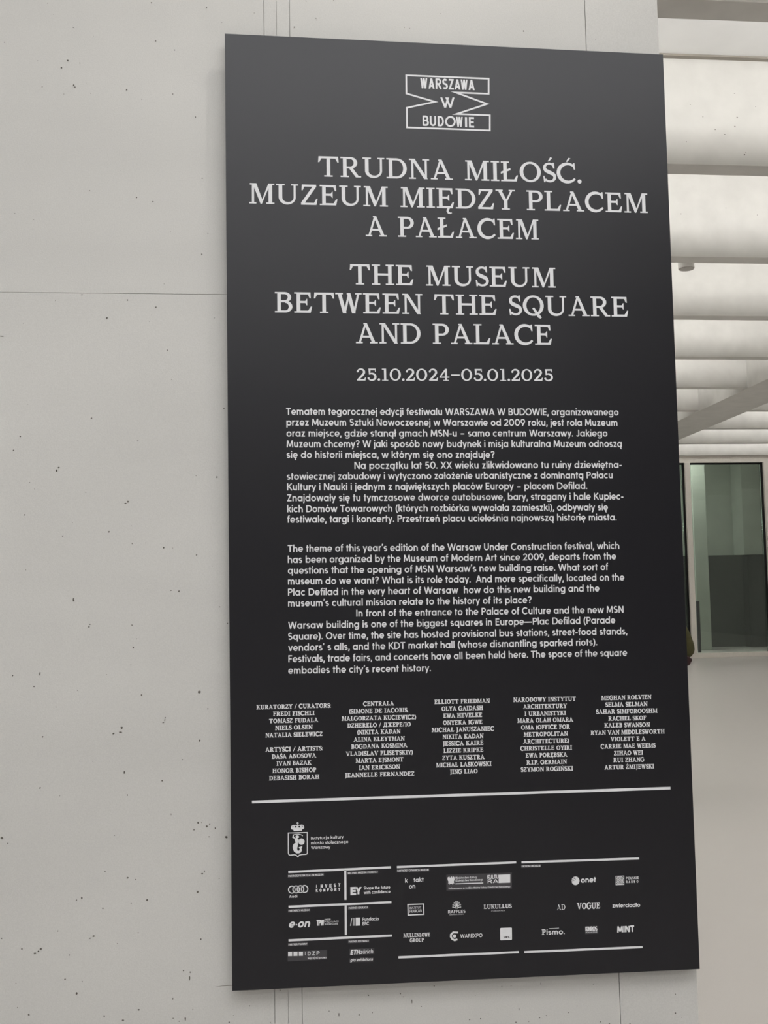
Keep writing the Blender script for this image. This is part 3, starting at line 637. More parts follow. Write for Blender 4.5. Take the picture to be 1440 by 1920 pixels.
# paragraphs
PARA = [
 [((536.5, 777.9), (1159.8, 779), 'Tematem tegorocznej edycji festiwalu WARSZAWA W BUDOWIE, organizowanego'),
  ((537, 798.2), (1157.7, 798.6), 'przez Muzeum Sztuki Nowoczesnej w Warszawie od 2009 roku, jest rola Muzeum'),
  ((537.2, 818.7), (1139, 818.5), 'oraz miejsce, gdzie stanął gmach MSN-u – samo centrum Warszawy. Jakiego'),
  ((537.5, 838.8), (1166, 838.3), 'Muzeum chcemy? W jaki sposób nowy budynek i misja kulturalna Muzeum odnoszą'),
  ((537.5, 858.9), (927.5, 858.6), 'się do historii miejsca, w którym się ono znajduje?')],
 [((664.5, 879.2), (1165.7, 877.5), 'Na początku lat 50. XX wieku zlikwidowano tu ruiny dziewiętna-'),
  ((538, 899.7), (1148.7, 896.9), 'stowiecznej zabudowy i wytyczono założenie urbanistyczne z dominantą Pałacu'),
  ((538.3, 919.5), (1101.2, 917), 'Kultury i Nauki i jednym z największych placów Europy – placem Defilad.'),
  ((538.3, 940), (1168.8, 936.7), 'Znajdowały się tu tymczasowe dworce autobusowe, bary, stragany i hale Kupiec-'),
  ((538.5, 960.6), (1140, 957), 'kich Domów Towarowych (których rozbiórka wywołała zamieszki), odbywały się'),
  ((538.7, 980.2), (1156.3, 976), 'festiwale, targi i koncerty. Przestrzeń placu ucieleśnia najnowszą historię miasta.')],
 [((539.4, 1035), (1161.2, 1029.3), 'The theme of this year’s edition of the Warsaw Under Construction festival, which'),
  ((539.6, 1055.7), (1155.3, 1048.9), 'has been organized by the Museum of Modern Art since 2009, departs from the'),
  ((539.7, 1076), (1140.4, 1069), 'questions that the opening of MSN Warsaw’s new building raise. What sort of'),
  ((539.9, 1096.3), (1170.7, 1088.5), 'museum do we want? What is its role today.  And more specifically, located on the'),
  ((540, 1116.9), (1123.9, 1109), 'Plac Defilad in the very heart of Warsaw  how do this new building and the'),
  ((540.1, 1137.4), (996.9, 1130.8), 'museum’s cultural mission relate to the history of its place?')],
 [((668, 1156.3), (1169.2, 1148.8), 'In front of the entrance to the Palace of Culture and the new MSN'),
  ((540.2, 1179), (1153.7, 1168.8), 'Warsaw building is one of the biggest squares in Europe—Plac Defilad (Parade'),
  ((540.3, 1199.8), (1176.3, 1189.4), 'Square). Over time, the site has hosted provisional bus stations, street-food stands,'),
  ((540.4, 1220.8), (1119.9, 1210), 'vendors’ s alls, and the KDT market hall (whose dismantling sparked riots).'),
  ((540.7, 1241.8), (1175.9, 1229.8), 'Festivals, trade fairs, and concerts have all been held here. The space of the square'),
  ((540.5, 1263.3), (808, 1258.6), 'embodies the city’s recent history.')]]
for blk in PARA:
    P_ = Print()
    for a, b, t_ in blk: P_.line(a, b, 12.9, t_, ws=116)
    P_.build('paragraph_lettering', M['print'], sign)
# name columns
COL = [((470, 1300), [('KURATORZY / CURATORS:', 97, 1353, 272, 240), ('FREDI FISCHLI', 378, 1078, 384, 366), ('TOMASZ FUDALA', 312, 1143, 505, 484), ('NIELS OLSEN', 413, 1046, 622, 604), ('NATALIA SIELEWICZ', 250, 1213, 745, 720), ('ARTYŚCI / ARTISTS:', 248, 1218, 988, 963), ('DAŠA ANOSOVA', 357, 1108, 1105, 1082), ('IVAN BAZAK', 438, 1028, 1222, 1204), ('HONOR BISHOP', 368, 1106, 1346, 1325), ('DEBASISH BORAH', 311, 1158, 1470, 1442)]),
 ((630, 1300), [('CENTRALA', 457, 983, 215, 203), ('(SIMONE DE IACOBIS,', 222, 1218, 342, 318), ('MAŁGORZATA KUCIEWICZ)', 95, 1352, 464, 436), ('DZHERELO / ДЖЕРЕЛО', 190, 1262, 582, 557), ('(NIKITA KADAN', 358, 1090, 695, 676), ('ALINA KLEYTMAN', 297, 1160, 816, 796), ('BOGDANA KOSMINA', 256, 1205, 938, 910), ('VLADISLAV PLISETSKIY)', 165, 1298, 1058, 1030), ('MARTA EJSMONT', 332, 1138, 1173, 1150), ('IAN ERICKSON', 388, 1083, 1294, 1271), ('JEANNELLE FERNANDEZ', 155, 1322, 1420, 1390)]),
 ((790, 1290), [('ELLIOTT FRIEDMAN', 221, 1158, 272, 250), ('OLYA GAIDASH', 341, 1042, 388, 370), ('EWA HEVELKE', 369, 1026, 505, 490), ('ONYEKA IGWE', 365, 1030, 624, 608), ('MICHAŁ JANUSZANIEC', 173, 1228, 746, 720), ('NIKITA KADAN', 358, 1050, 862, 843), ('JESSICA KAIRÉ', 366, 1048, 975, 960), ('LIZZIE KRIPKE', 375, 1046, 1096, 1078), ('ZYTA KUSZTRA', 353, 1070, 1216, 1198), ('MICHAŁ LASKOWSKI', 249, 1183, 1339, 1314), ('JING LIAO', 486, 950, 1450, 1437)]),
 ((940, 1290), [('NARODOWY INSTYTUT', 202, 1258, 238, 218), ('ARCHITEKTURY', 367, 1106, 352, 338), ('I URBANISTYKI', 392, 1090, 472, 454), ('MARA OLÁH OMARA', 270, 1214, 588, 568), ('OMA (OFFICE FOR', 333, 1158, 704, 688), ('METROPOLITAN', 376, 1124, 822, 804), ('ARCHITECTURE)', 367, 1142, 940, 922), ('CHRISTELLE OYIRI', 319, 1192, 1058, 1042), ('EWA PORĘBSKA', 409, 1114, 1176, 1158), ('R.I.P. GERMAIN', 425, 1106, 1294, 1276), ('SZYMON ROGIŃSKI', 328, 1210, 1414, 1392)]),
 ((1095, 1290), [('MEGHAN ROLVIEN', 291, 1137, 205, 188), ('SELMA SELMAN', 362, 1072, 318, 304), ('SAHAR SIMFOROOSHM', 204, 1238, 438, 418), ('RACHEL SKOF', 411, 1048, 552, 540), ('KALEB SWANSON', 343, 1114, 668, 652), ('RYAN VAN MIDDLESWORTH', 112, 1360, 794, 766), ('VIOLETT E A', 447, 1038, 900, 888), ('CARRIE MAE WEEMS', 279, 1210, 1024, 1004), ('ZIHAO WEI', 503, 996, 1137, 1126), ('RUI ZHANG', 495, 1018, 1252, 1242), ('ARTUR ŻMIJEWSKI', 345, 1183, 1376, 1356)])]
for (ox, oy), rows in COL:
    P_ = Print(); z = Z(ox, oy, 9.0)
    for t_, xl, xr, yl_, yr_ in rows: P_.line(z(xl, yl_), z(xr, yr_), 8.3, t_, 'small')
    P_.build('name_column', M['print'], sign)
# rules
for p0, p1, wd in [((472.5, 1503.7), (1257, 1477.6), 5.0), ((540.6, 1635), (732.8, 1626.1), 4.2), ((647.3, 1631), (647.7, 1687), 4.0), ((541, 1700.2), (733.9, 1691.5), 4.2), ((648, 1697), (648.4, 1753), 4.0), ((541, 1763.2), (735, 1754), 4.2),
                   ((744.2, 1625.7), (967.8, 1616.8), 4.0), ((747, 1795), (972.7, 1785), 4.2), ((977.8, 1616.8), (1198.3, 1609.5), 4.0), ((983, 1785), (1204.7, 1775.5), 4.0)]:
    P_ = Print(); P_.stroke([p0, p1], wd); P_.build('rule_line', M['print'], sign)
# city crest
z = Z(530, 1530, 18.0); P_ = Print()
P_.stroke([z(*q_) for q_ in ((188, 572), (828, 555), (832, 1240), (822, 1270), (790, 1290), (640, 1300), (560, 1320), (513, 1382), (462, 1322), (400, 1305), (240, 1318), (205, 1295), (190, 1250))], 30 / 18, True, miter=3)
P_.px_poly([z(*q_) for q_ in ((375, 512), (650, 500), (655, 450), (700, 440), (728, 390), (705, 310), (650, 288), (560, 305), (510, 300), (440, 305), (350, 305), (300, 330), (275, 390), (300, 450), (360, 465))])
P_.disc(*z(505, 240), 34 / 18); P_.stroke([z(505, 240), z(508, 320)], 1.4)
P_.disc(*z(635, 862), 104 / 18, 110 / 18)
P_.px_poly([z(*q_) for q_ in ((440, 900), (400, 800), (405, 760), (340, 740), (322, 720), (350, 640), (340, 612), (385, 615), (372, 700), (440, 750), (450, 720), (430, 690), (455, 655), (520, 655), (555, 690), (545, 730), (500, 745), (520, 780), (570, 800), (520, 900), (515, 1000), (490, 1090), (500, 1160), (550, 1170), (580, 1110), (540, 1050), (620, 1030), (660, 1000), (665, 1050), (635, 1090), (650, 1160), (610, 1230), (540, 1262), (460, 1258), (380, 1190), (345, 1100), (340, 1010), (370, 940))])
P_.stroke([z(*q_) for q_ in ((345, 628), (440, 618), (540, 612), (620, 630), (680, 668))], 1.3)
zz = Z(520, 1520, 6.545)
P_.line(zz(413, 356), zz(812, 338), 5.4, 'Instytucja kultury', ws=120); P_.line(zz(413, 413), zz(870, 398), 5.4, 'miasta stołecznego', ws=120); P_.line(zz(413, 470), zz(650, 462), 5.4, 'Warszawy', ws=120)
P_.build('city_crest', M['print'], sign, 'white crowned shield emblem with mermaid and three lines of text')
P_ = Print(); z = Z(530, 1530, 18.0)
for cx, cy, r_ in ((440, 362, 30), (562, 358, 30)): P_.disc(*z(cx, cy), r_ / 18, dz=0.0003)
P_.stroke([z(350, 335), z(338, 385)], 1.3, dz=.0003); P_.stroke([z(655, 320), z(668, 370)], 1.3, dz=.0003)
P_.build('crest_cutouts', M['board'], sign)

def logo(fn, name='partner_logo', m='print', label=None):
    P_ = Print(); fn(P_); return P_.build(name, M[m], sign, label)
z4 = Z(520, 1620, 6.545); z5 = Z(730, 1600, 5.76); z6 = Z(730, 1700, 5.76); z7 = Z(970, 1600, 5.76); z8 = Z(970, 1700, 5.76)
def tiny(P_, p0, p1, s_, cap=3.6): P_.line(p0, p1, cap, s_, ws=120)
for p0, p1, s_ in ((z4(135, 160), z4(565, 140), 'PARTNERZY STRATEGICZNI MUZEUM'), (z4(866, 124), z4(1230, 107), 'MECENAS MUZEUM I KOLEKCJI'), (z4(138, 587), z4(393, 575), 'PARTNERZY MUZEUM'), (z4(876, 553), z4(1108, 543), 'PARTNER EDUKACJI'), (z4(138, 1001), z4(368, 990), 'PARTNER PRAWNY'), (z4(876, 965), z4(1120, 954), 'PARTNER FESTIWALU'), (z5(86, 199), z5(425, 187), 'PARTNERZY OTWARCIA MUZEUM'), (z7(48, 150), z7(248, 143), 'PATRONI MEDIALNI')):
    P_ = Print(); tiny(P_, p0, p1, s_); P_.build('caption_lettering', M['print'], sign)
    P_ = Print(); P_.px_poly([(p0[0] - 1.5, p0[1] + 1.5), (p1[0] + 1.5, p1[1] + 1.5), (p1[0] + 1.5, p1[1] - 4.6), (p0[0] - 1.5, p0[1] - 4.6)], -0.0002); P_.build('caption_patch', M['greybox'], sign)
def f(P_):
    for cx, cy in ((178, 314), (231, 311), (284, 308), (334, 306)):
        c = z4(cx, cy); P_.stroke([(c[0] + 6.2 * math.cos(R(t_)), c[1] + 6.6 * math.sin(R(t_))) for t_ in range(0, 360, 20)], 1.9, True)
    P_.line(z4(145, 414), z4(245, 409), 4.8, 'Audi', ws=150)
logo(f, label='white logo of four linked rings')
def f(P_):
    for i, ch in enumerate('INVEST'): x = 476 + i * 54; P_.line(z4(x, 293 - i * 3.2), z4(x + (9 if ch == 'I' else 27), 293 - i * 3.2), 6.0, ch, ws=190)
    for i, ch in enumerate('KOMFORT'): x = 473 + i * 45.5; P_.line(z4(x, 342 - i * 2), z4(x + 26, 341 - i * 2), 5.6, ch, ws=190)
logo(f)
def f(P_):
    P_.line(z4(897, 376), z4(968, 373), 13.2, 'E', ws=210); P_.line(z4(955, 372), z4(1035, 370), 13.6, 'Y', ws=190)
    P_.line(z4(1060, 313), z4(1385, 302), 5.6, 'Shape the future', ws=130); P_.line(z4(1060, 368), z4(1388, 355), 5.6, 'with confidence', ws=130)
logo(f)
def f(P_): P_.line(z4(135, 780), z4(392, 772), 14.5, 'e·on', ws=150, slant=0.25)
logo(f)
def f(P_):
    P_.line(z4(482, 757), z4(575, 753), 10.8, 'TPW', ws=150)
    P_.line(z4(580, 692), z4(655, 688), 3.0, 'TOWARZYSTWO', ws=90); P_.line(z4(580, 720), z4(750, 712), 3.2, 'PRZYJACIÓŁ', ws=90); P_.line(z4(580, 750), z4(745, 742), 3.2, 'W WARSZAWIE', ws=90)
logo(f)
def f(P_):
    P_.stroke([z4(898, 757), z4(914, 665)], 1.3)
    for x, wd in ((930, 1.0), (942, .8), (952, .8)): P_.stroke([z4(x, 757), z4(x + 1, 662)], wd)
    P_.px_poly([z4(962, 757), z4(1015, 754), z4(1015, 656), z4(962, 658)])
    P_.line(z4(1045, 697), z4(1243, 690), 6.2, 'Fundacja', ws=125); P_.line(z4(1045, 753), z4(1125, 749), 6.2, 'EFC', ws=135)
logo(f)
logo(lambda P_: P_.px_poly([z4(127, 1070), z4(610, 1053), z4(610, 1168), z4(127, 1195)], -0.0002), 'logo_patch', 'greybox')
def f(P_):
    for x in (132, 198, 264): P_.px_poly([z4(x, 1081 - x * .02), z4(x + 50, 1080 - x * .02), z4(x + 50, 1131 - x * .02), z4(x, 1132 - x * .02)])
    P_.stroke([z4(342, 1118), z4(342, 1074)], 0.7)
    for i, ch in enumerate('DZP'): P_.line(z4(372 + 55 * i, 1120 - 2 * i), z4(408 + 55 * i, 1119 - 2 * i), 7.0, ch, ws=150)
    P_.line(z4(372, 1168), z4(603, 1158), 4.2, 'więcej niż prawo', ws=95)
logo(f)
for q_ in ([z4(885, 1043), z4(1190, 1030), z4(1190, 1105), z4(885, 1118)], [z4(880, 1158), z4(1180, 1145), z4(1180, 1198), z4(880, 1208)]):
    logo(lambda P_: P_.px_poly(q_, -0.0002), 'logo_patch', 'greybox')
def f(P_):
    P_.line(z4(895, 1112), z4(1012, 1106), 8.6, 'ETH', ws=190, slant=.22); P_.line(z4(1018, 1104), z4(1172, 1096), 8.0, 'zürich', ws=95, slant=.2)
    P_.line(z4(893, 1196), z4(1170, 1183), 5.2, 'gta exhibitions', ws=125, slant=.35)
logo(f)
def f(P_):
    P_.line(z5(170, 316), z5(200, 315), 8.2, 'k', ws=120); P_.line(z5(263, 310), z5(370, 305), 8.2, 'takt', ws=120); P_.line(z5(213, 381), z5(280, 377), 8.6, 'on', ws=125)
logo(f)
logo(lambda P_: P_.px_poly([z5(615, 231), z5(1322, 208), z5(1324, 380), z5(616, 403)], -0.0002), 'logo_patch', 'greybox')
def f(P_):
    P_.px_poly([z5(*q_) for q_ in ((628, 262), (648, 250), (656, 268), (664, 250), (675, 250), (682, 266), (690, 248), (703, 258), (704, 285), (694, 308), (702, 325), (684, 322), (686, 338), (667, 326), (646, 338), (650, 322), (634, 326), (640, 308), (630, 288))])
    P_.line(z5(713, 276), z5(950, 268), 4.0, 'Ministerstwo Kultury', ws=110); P_.line(z5(713, 304), z5(1012, 294), 4.0, 'i Dziedzictwa Narodowego', ws=110)
    P_.stroke([z5(713, 329), z5(1014, 319)], 1.8)
    P_.line(z5(640, 388), z5(1305, 366), 3.4, 'Dofinansowano ze środków Ministra Kultury i Dziedzictwa Narodowego', ws=100)
    P_.px_poly([z5(1180, 231), z5(1305, 226), z5(1305, 316), z5(1180, 320)])
    P_.line(z5(1058, 275), z5(1178, 271), 7.0, 'KULTU', ws=150); P_.line(z5(1062, 322), z5(1178, 318), 7.0, 'RA', ws=150)
logo(f)
def f(P_):
    P_.stroke([z5(*q_) for q_ in ((200, 553), (369, 547), (372, 658), (203, 666))], 2.1, True)
    P_.line(z5(220, 604), z5(345, 598), 4.4, 'INSTITUT', ws=90); P_.line(z5(220, 641), z5(350, 632), 5.0, 'FRANÇAIS', ws=100)
logo(f)
def f(P_):
    c = z5(727, 600)
    for k_, (dx, dy) in enumerate(((-46, -20), (-44, -48), (-30, -72), (-10, -84), (10, -84), (30, -74), (44, -50), (47, -22))):
        P_.stroke([c, z5(727 + dx * .45, 600 + dy * .75), z5(727 + dx, 600 + dy)], 1.15)
        P_.disc(*z5(727 + dx * .85, 600 + dy * .92), 1.6, n=8)
    P_.line(z5(634, 647), z5(822, 641), 5.4, 'RAFFLES', ws=130); P_.line(z5(650, 668), z5(805, 660), 1.8, 'EUROPEJSKI WARSAW', ws=90)
logo(f)
def f(P_): P_.line(z5(1020, 599), z5(1322, 590), 7.6, 'LUKULLUS', 'small'); P_.line(z5(1100, 631), z5(1248, 624), 2.4, 'CUKIERNIA', ws=90)
logo(f)
def f(P_): P_.line(z6(152, 332), z6(440, 322), 7.4, 'MULLENLOWE', 'small'); P_.line(z6(220, 384), z6(373, 378), 7.0, 'GROUP', 'small')
logo(f)
def f(P_):
    P_.stroke([z6(742, 278), z6(690, 277), z6(666, 300), z6(664, 325), z6(680, 350), z6(705, 362), z6(735, 352)], 3.4)
    P_.disc(*z6(704, 317), 3.2); P_.line(z6(765, 337), z6(1005, 328), 7.0, 'WAREXPO', ws=110)
logo(f)
logo(lambda P_: P_.px_poly([z6(*q_) for q_ in ((1203, 229), (1317, 225), (1323, 231), (1324, 353), (1318, 359), (1204, 363), (1198, 357), (1197, 236))]))
logo(lambda P_: P_.line(z6(1231, 336), z6(1303, 334), 3.6, 'ves.', ws=150), 'logo_lettering', 'board')
bpy.data.objects['logo_lettering'].location.y = -0.0004
def f(P_): P_.disc(*z7(628, 296), 7.4, 8.1); P_.line(z7(685, 316), z7(848, 310), 9.8, 'onet', ws=160)
logo(f)
def f(P_):
    for x0, y0, x1, y1 in ((582, 280, 610, 284), (590, 262, 622, 274), (585, 300, 615, 292), (610, 258, 630, 282)): P_.stroke([z7(x0, y0), z7(x1, y1)], .7, dz=.0003)
logo(f, 'logo_cutouts', 'board')
def f(P_):
    P_.stroke([z7(1064, 247), z7(1149, 244), z7(1150, 336), z7(1065, 339)], 1.3, True)
    for r_ in (0.9, 3.0, 5.2, 7.2): P_.stroke([(z7(1107, 291)[0] + r_ * math.cos(R(t_)), z7(1107, 291)[1] + r_ * math.sin(R(t_))) for t_ in range(0, 360, 20)], 1.15, True)
    P_.line(z7(1172, 281), z7(1310, 275), 4.4, 'POLSKIE', ws=150)
    for i, ch in enumerate('RADIO'): P_.line(z7(1172 + 29 * i, 321 - i * 1.2), z7(1190 + 29 * i - (8 if ch == 'I' else 0), 320 - i * 1.2), 4.4, ch, ws=150)
logo(f)
def f(P_): P_.line(z7(428, 613), z7(517, 608), 10.4, 'AD', 'big')
logo(f)
logo(lambda P_: P_.line(z7(642, 603), z7(893, 596), 12.0, 'VOGUE', 'small'))
logo(lambda P_: P_.line(z7(1027, 585), z7(1326, 577), 7.4, 'zwierciadło', ws=150))
def f(P_):
    P_.line(z8(264, 304), z8(308, 302), 10.4, 'P', 'small'); P_.line(z8(315, 302), z8(512, 295), 9.4, 'ismo.', ws=150)
    P_.stroke([z8(342, 236), z8(450, 230)], 0.9)
logo(f)
logo(lambda P_: P_.px_poly([z8(730, 212), z8(872, 206), z8(873, 292), z8(731, 297)], -0.0002), 'logo_patch', 'greybox')
def f(P_): P_.line(z8(735, 265), z8(863, 260), 8.4, 'KINROS', ws=150); P_.line(z8(738, 285), z8(862, 280), 2.4, 'MAGAZINE', ws=110)
logo(f)
logo(lambda P_: P_.line(z8(1078, 279), z8(1262, 271), 11.6, 'MINT', ws=170))

# ------------------------------------------------------------------ person half hidden behind the board
def skin_obj(name, chains, m, parent, root=None, sub=2, flat_=None):
    """chains: list of lists of (x,y,z,r); identical coordinates are welded so limbs branch"""
    idx = {}; vs_ = []; rad = []; ed = []
    for ch in chains:
        pr = None
        for x, y, z_, r_ in ch:
            k = (round(x, 4), round(y, 4), round(z_, 4))
            if k not in idx: idx[k] = len(vs_); vs_.append((x, y, z_)); rad.append(r_)
            c = idx[k]
            if pr is not None and pr != c: ed.append((pr, c))
            pr = c
    me = bpy.data.meshes.new(name); me.from_pydata(vs_, ed, []); me.update()
    o = link(name, me, m, parent)
    md = o.modifiers.new('skin', 'SKIN'); md.use_smooth_shade = True
    for i, v in enumerate(me.skin_vertices[0].data if me.skin_vertices else []): pass
    if not me.skin_vertices:
        bm = bmesh.new(); bm.from_mesh(me); bm.verts.layers.skin.verify(); bm.to_mesh(me); bm.free()
    for i, v in enumerate(me.skin_vertices[0].data):
        r_ = rad[i]; v.radius = r_ if isinstance(r_, tuple) else (r_, r_); v.use_root = (i == (root or 0))
    s_ = o.modifiers.new('smooth', 'SUBSURF'); s_.levels = sub; s_.render_levels = sub
    return o
M['skin'] = mat('skin', lin(196, 152, 128), 0.55, 0.35, noise=(40, 0.05, 3))
M['olive'] = mat('olive_cotton', lin(74, 71, 46), 0.85, 0.15, noise=(26, 0.14, 4), bump=(160, 0.3, 0.002))
M['denim'] = mat('dark_trousers', lin(46, 48, 56), 0.85, 0.15, noise=(80, 0.1, 3))
M['hair'] = mat('brown_hair', lin(58, 42, 32), 0.6, 0.3, noise=(120, 0.25, 4))
M['shoe'] = mat('dark_leather', lin(38, 34, 32), 0.5, 0.4, noise=(60, 0.1, 2))
M['bag'] = mat('maroon_leather', lin(56, 30, 31), 0.5, 0.4, noise=(60, 0.12, 3))
M['white_cloth'] = mat('white_cotton', lin(205, 203, 198), 0.85, 0.15, noise=(60, 0.03, 3))
M['phone'] = mat('phone_black', lin(20, 20, 22), 0.25, 0.5, noise=(10, 0.05, 1))
M['lips'] = mat('lips', lin(160, 96, 88), 0.5, 0.3, noise=(60, 0.05, 2))
YPE = 5.4
pe = at_y(1299, 1210, YPE)
per = empty('person', (pe.x - 0.285, YPE, 0)); tag(per, 'person in olive jacket, elbow showing past the right edge of the black board', 'person')
# local: faces -x, the near arm (left) is on -y
body = skin_obj('body', [
 [(0.0, 0, 0.95, .07), (0.0, 0, 1.12, .10), (0.0, 0, 1.28, (.11, .13)), (0.01, 0, 1.40, (.09, .11)), (0.0, 0, 1.455, .060), (-0.012, 0, 1.50, .058), (-0.028, 0, 1.55, (.076, .088)), (-0.02, 0, 1.62, (.088, .112)), (-0.008, 0, 1.685, (.084, .108)), (-0.005, 0, 1.745, .06)],
 [(0.01, 0, 1.40, .09), (0.02, -.17, 1.375, .052), (0.165, -.225, 1.075, .038), (0.03, -.20, 1.03, .034), (-.11, -.15, 1.10, .024), (-.15, -.135, 1.125, (.036, .018)), (-.185, -.125, 1.15, (.036, .015))],
 [(0.01, 0, 1.40, .09), (0.02, .17, 1.375, .052), (0.05, .21, 1.09, .038), (-.08, .12, 1.06, .032), (-.16, .02, 1.10, .024), (-.19, .0, 1.125, (.03, .017))],
 [(0.0, 0, 0.95, .07), (0.0, -.09, 0.88, .05), (-.01, -.10, 0.48, .055), (0.02, -.10, 0.09, .036), (-.06, -.10, 0.05, .032), (-.13, -.10, 0.035, .026)],
 [(0.0, 0, 0.95, .07), (0.0, .09, 0.88, .05), (-.03, .10, 0.48, .055), (-.02, .10, 0.09, .036), (-.10, .10, 0.05, .032), (-.17, .10, 0.035, .026)],
] + [[(-.185, -.125, 1.15, .015), (-.205, -.125 + dy, 1.165 + dz, .009), (-.225, -.112 + dy, 1.178 + dz, .008), (-.222, -.095 + dy, 1.188 + dz, .007)] for dy, dz in ((-.012, .03), (-.012, .012), (-.012, -.006), (-.010, -.022))]
  + [[(-.15, -.135, 1.125, .018), (-.165, -.105, 1.15, .010), (-.19, -.088, 1.172, .008)]]
  + [[(-.19, 0, 1.125, .017), (-.222, dy, 1.14 + dz, .009), (-.238, dy - .012, 1.155 + dz, .008), (-.236, dy - .03, 1.168 + dz, .007)] for dy, dz in ((.018, .03), (.018, .012), (.016, -.006), (.012, -.022))]
  + [[(-.16, .02, 1.10, .018), (-.175, -.012, 1.135, .010), (-.19, -.03, 1.16, .008)]],
 M['skin'], per)
def ell(name, cx, cy, cz_, rx, ry, rz, m, parent, cut=None):
    bm = bmesh.new(); bmesh.ops.create_uvsphere(bm, u_segments=20, v_segments=14, radius=1)
    for v in bm.verts:
        if cut: v.co = cut(v.co)
        v.co = Vector((cx + v.co.x * rx, cy + v.co.y * ry, cz_ + v.co.z * rz))
    return fin(name, bm, m, parent, smooth=True)
bpy.context.view_layer.update()
_bv = [v.co.copy() for v in body.evaluated_get(bpy.context.evaluated_depsgraph_get()).data.vertices if v.co.z > 1.5]
def face_x(y, z_):
    return min(_bv, key=lambda c: (c.y - y) ** 2 + (c.z - z_) ** 2 + (0.02 if c.x > -.02 else 0)).x
def side_y(x, z_):
    return abs(min(_bv, key=lambda c: (c.x - x) ** 2 + (c.z - z_) ** 2 + (0.02 if abs(c.y) < .03 else 0)).y)
ell('nose', face_x(0, 1.605) - .004, 0, 1.603, .019, .013, .024, M['skin'], per)
for s_ in (-1, 1):
    ell('ear', -.005, s_ * (side_y(-.005, 1.61) + .002), 1.61, .018, .009, .030, M['skin'], per)
    ell('eye', face_x(s_ * .032, 1.632) + .006, s_ * .032, 1.632, .011, .013, .008, M['white_cloth'], per)
    ell('iris', face_x(s_ * .032, 1.632) - .003, s_ * .031, 1.632, .004, .006, .006, M['shoe'], per)
    ell('eyebrow', face_x(s_ * .033, 1.656) + .003, s_ * .033, 1.656, .008, .020, .004, M['hair'], per)
ell('mouth', face_x(0, 1.565) + .003, 0, 1.565, .009, .024, .006, M['lips'], per)
ell('hair', .012, 0, 1.672, .112, side_y(0, 1.66) + .014, .098, M['hair'], per, lambda c: Vector((c.x if c.x > -.75 else -.75, c.y, max(c.z, -.25 if c.x < .1 else -1.15))))
jk = skin_obj('jacket', [
 [(0.0, 0, 0.82, (.19, .18)), (0.0, 0, 1.0, (.175, .165)), (0.0, 0, 1.15, (.17, .135)), (0.0, 0, 1.29, (.185, .14)), (0.01, 0, 1.395, (.17, .125)), (0.0, 0, 1.475, .088)],
 [(0.01, 0, 1.395, .1), (0.02, -.175, 1.375, .066), (0.10, -.205, 1.22, .066), (0.168, -.225, 1.065, .062), (0.09, -.212, 1.04, .058), (0.0, -.19, 1.045, .048), (-.085, -.16, 1.085, .036)],
 [(0.01, 0, 1.395, .1), (0.02, .175, 1.375, .066), (0.05, .21, 1.09, .055), (-.03, .16, 1.065, .048), (-.11, .09, 1.075, .038)]], M['olive'], per)
skin_obj('trousers', [
 [(0.0, 0, 1.02, (.13, .15)), (0.0, 0, 0.93, (.13, .15)), (0.0, -.09, 0.85, .105), (-.01, -.10, 0.48, .078), (0.018, -.10, 0.06, .066)],
 [(0.0, 0, 0.93, (.13, .15)), (0.0, .09, 0.85, .105), (-.03, .10, 0.48, .078), (-.022, .10, 0.06, .066)]], M['denim'], per)
for s_, dx in ((-1, 0.0), (1, -.04)):
    def sh(c): return Vector((c.x, c.y, max(c.z, -.55)))
    ell('shoe', -.045 + dx, s_ * .10, 0.034, .135, .046, .062, M['shoe'], per, sh)
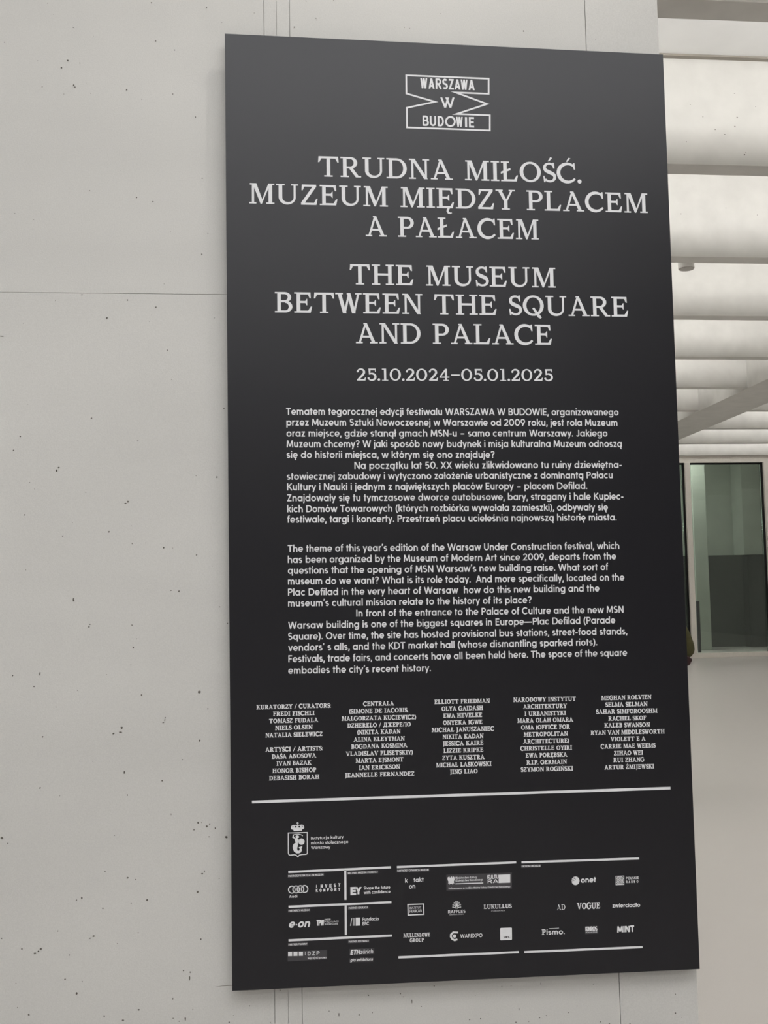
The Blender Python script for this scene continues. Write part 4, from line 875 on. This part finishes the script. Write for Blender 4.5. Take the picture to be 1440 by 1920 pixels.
bm = bmesh.new(); box_bm(bm, -.245, -.235, -.10, -.02, 1.12, 1.26); fin('phone', bm, M['phone'], per, 0.004).rotation_euler = (0, 0, 0)
# shoulder bag of soft maroon leather
bx_, by_, bz_ = at_y(1296.5, 1236, YPE - .25).x - per.location.x, -.25, at_y(1296.5, 1236, YPE - .25).z
bag = empty('shoulder_bag', (per.location.x, per.location.y, 0)); tag(bag, 'small maroon shoulder bag hanging at the hip of the person in olive', 'bag')
bm = bmesh.new()
prof = [(bx_, bz_), (bx_ - .028, bz_ - .043), (bx_ - .075, bz_ - .045), (bx_ - .20, bz_ - .05), (bx_ - .215, bz_ + .03), (bx_ - .10, bz_ + .055), (bx_ - .035, bz_ + .025)]
a = [bm.verts.new((x, by_ - .03, z_)) for x, z_ in prof]; b = [bm.verts.new((x, by_ + .03, z_)) for x, z_ in prof]
bm.faces.new(a); bm.faces.new(b[::-1])
for i in range(len(prof)): bm.faces.new((a[i], a[(i + 1) % len(prof)], b[(i + 1) % len(prof)], b[i]))
fin('pouch', bm, M['bag'], bag, 0.006)
def tube(name, pts, r_, m, parent):
    bm = bmesh.new(); rings = []; pts = [Vector(p) for p in pts]
    for i, p in enumerate(pts):
        t_ = (pts[min(i + 1, len(pts) - 1)] - pts[max(i - 1, 0)]).normalized()
        u = t_.orthogonal().normalized(); v = t_.cross(u)
        if i: u = (u0 - t_ * u0.dot(t_)).normalized(); v = t_.cross(u)
        u0 = u
        rings.append([bm.verts.new(p + u * r_ * math.cos(k * math.pi / 4) + v * r_ * math.sin(k * math.pi / 4)) for k in range(8)])
    for a, b in zip(rings, rings[1:]):
        for k in range(8): bm.faces.new((a[k], a[(k + 1) % 8], b[(k + 1) % 8], b[k]))
    bm.faces.new(rings[0][::-1]); bm.faces.new(rings[-1])
    return fin(name, bm, m, parent, smooth=True)
tube('strap', [(bx_ - .02, by_, bz_ + .02), (bx_ - .07, by_, bz_ + .10), (0.0, -.26, 1.2), (0.02, -.245, 1.40), (0.02, -.20, 1.45), (0.015, -.12, 1.452), (0.0, -.06, 1.47)], .005, M['bag'], bag)
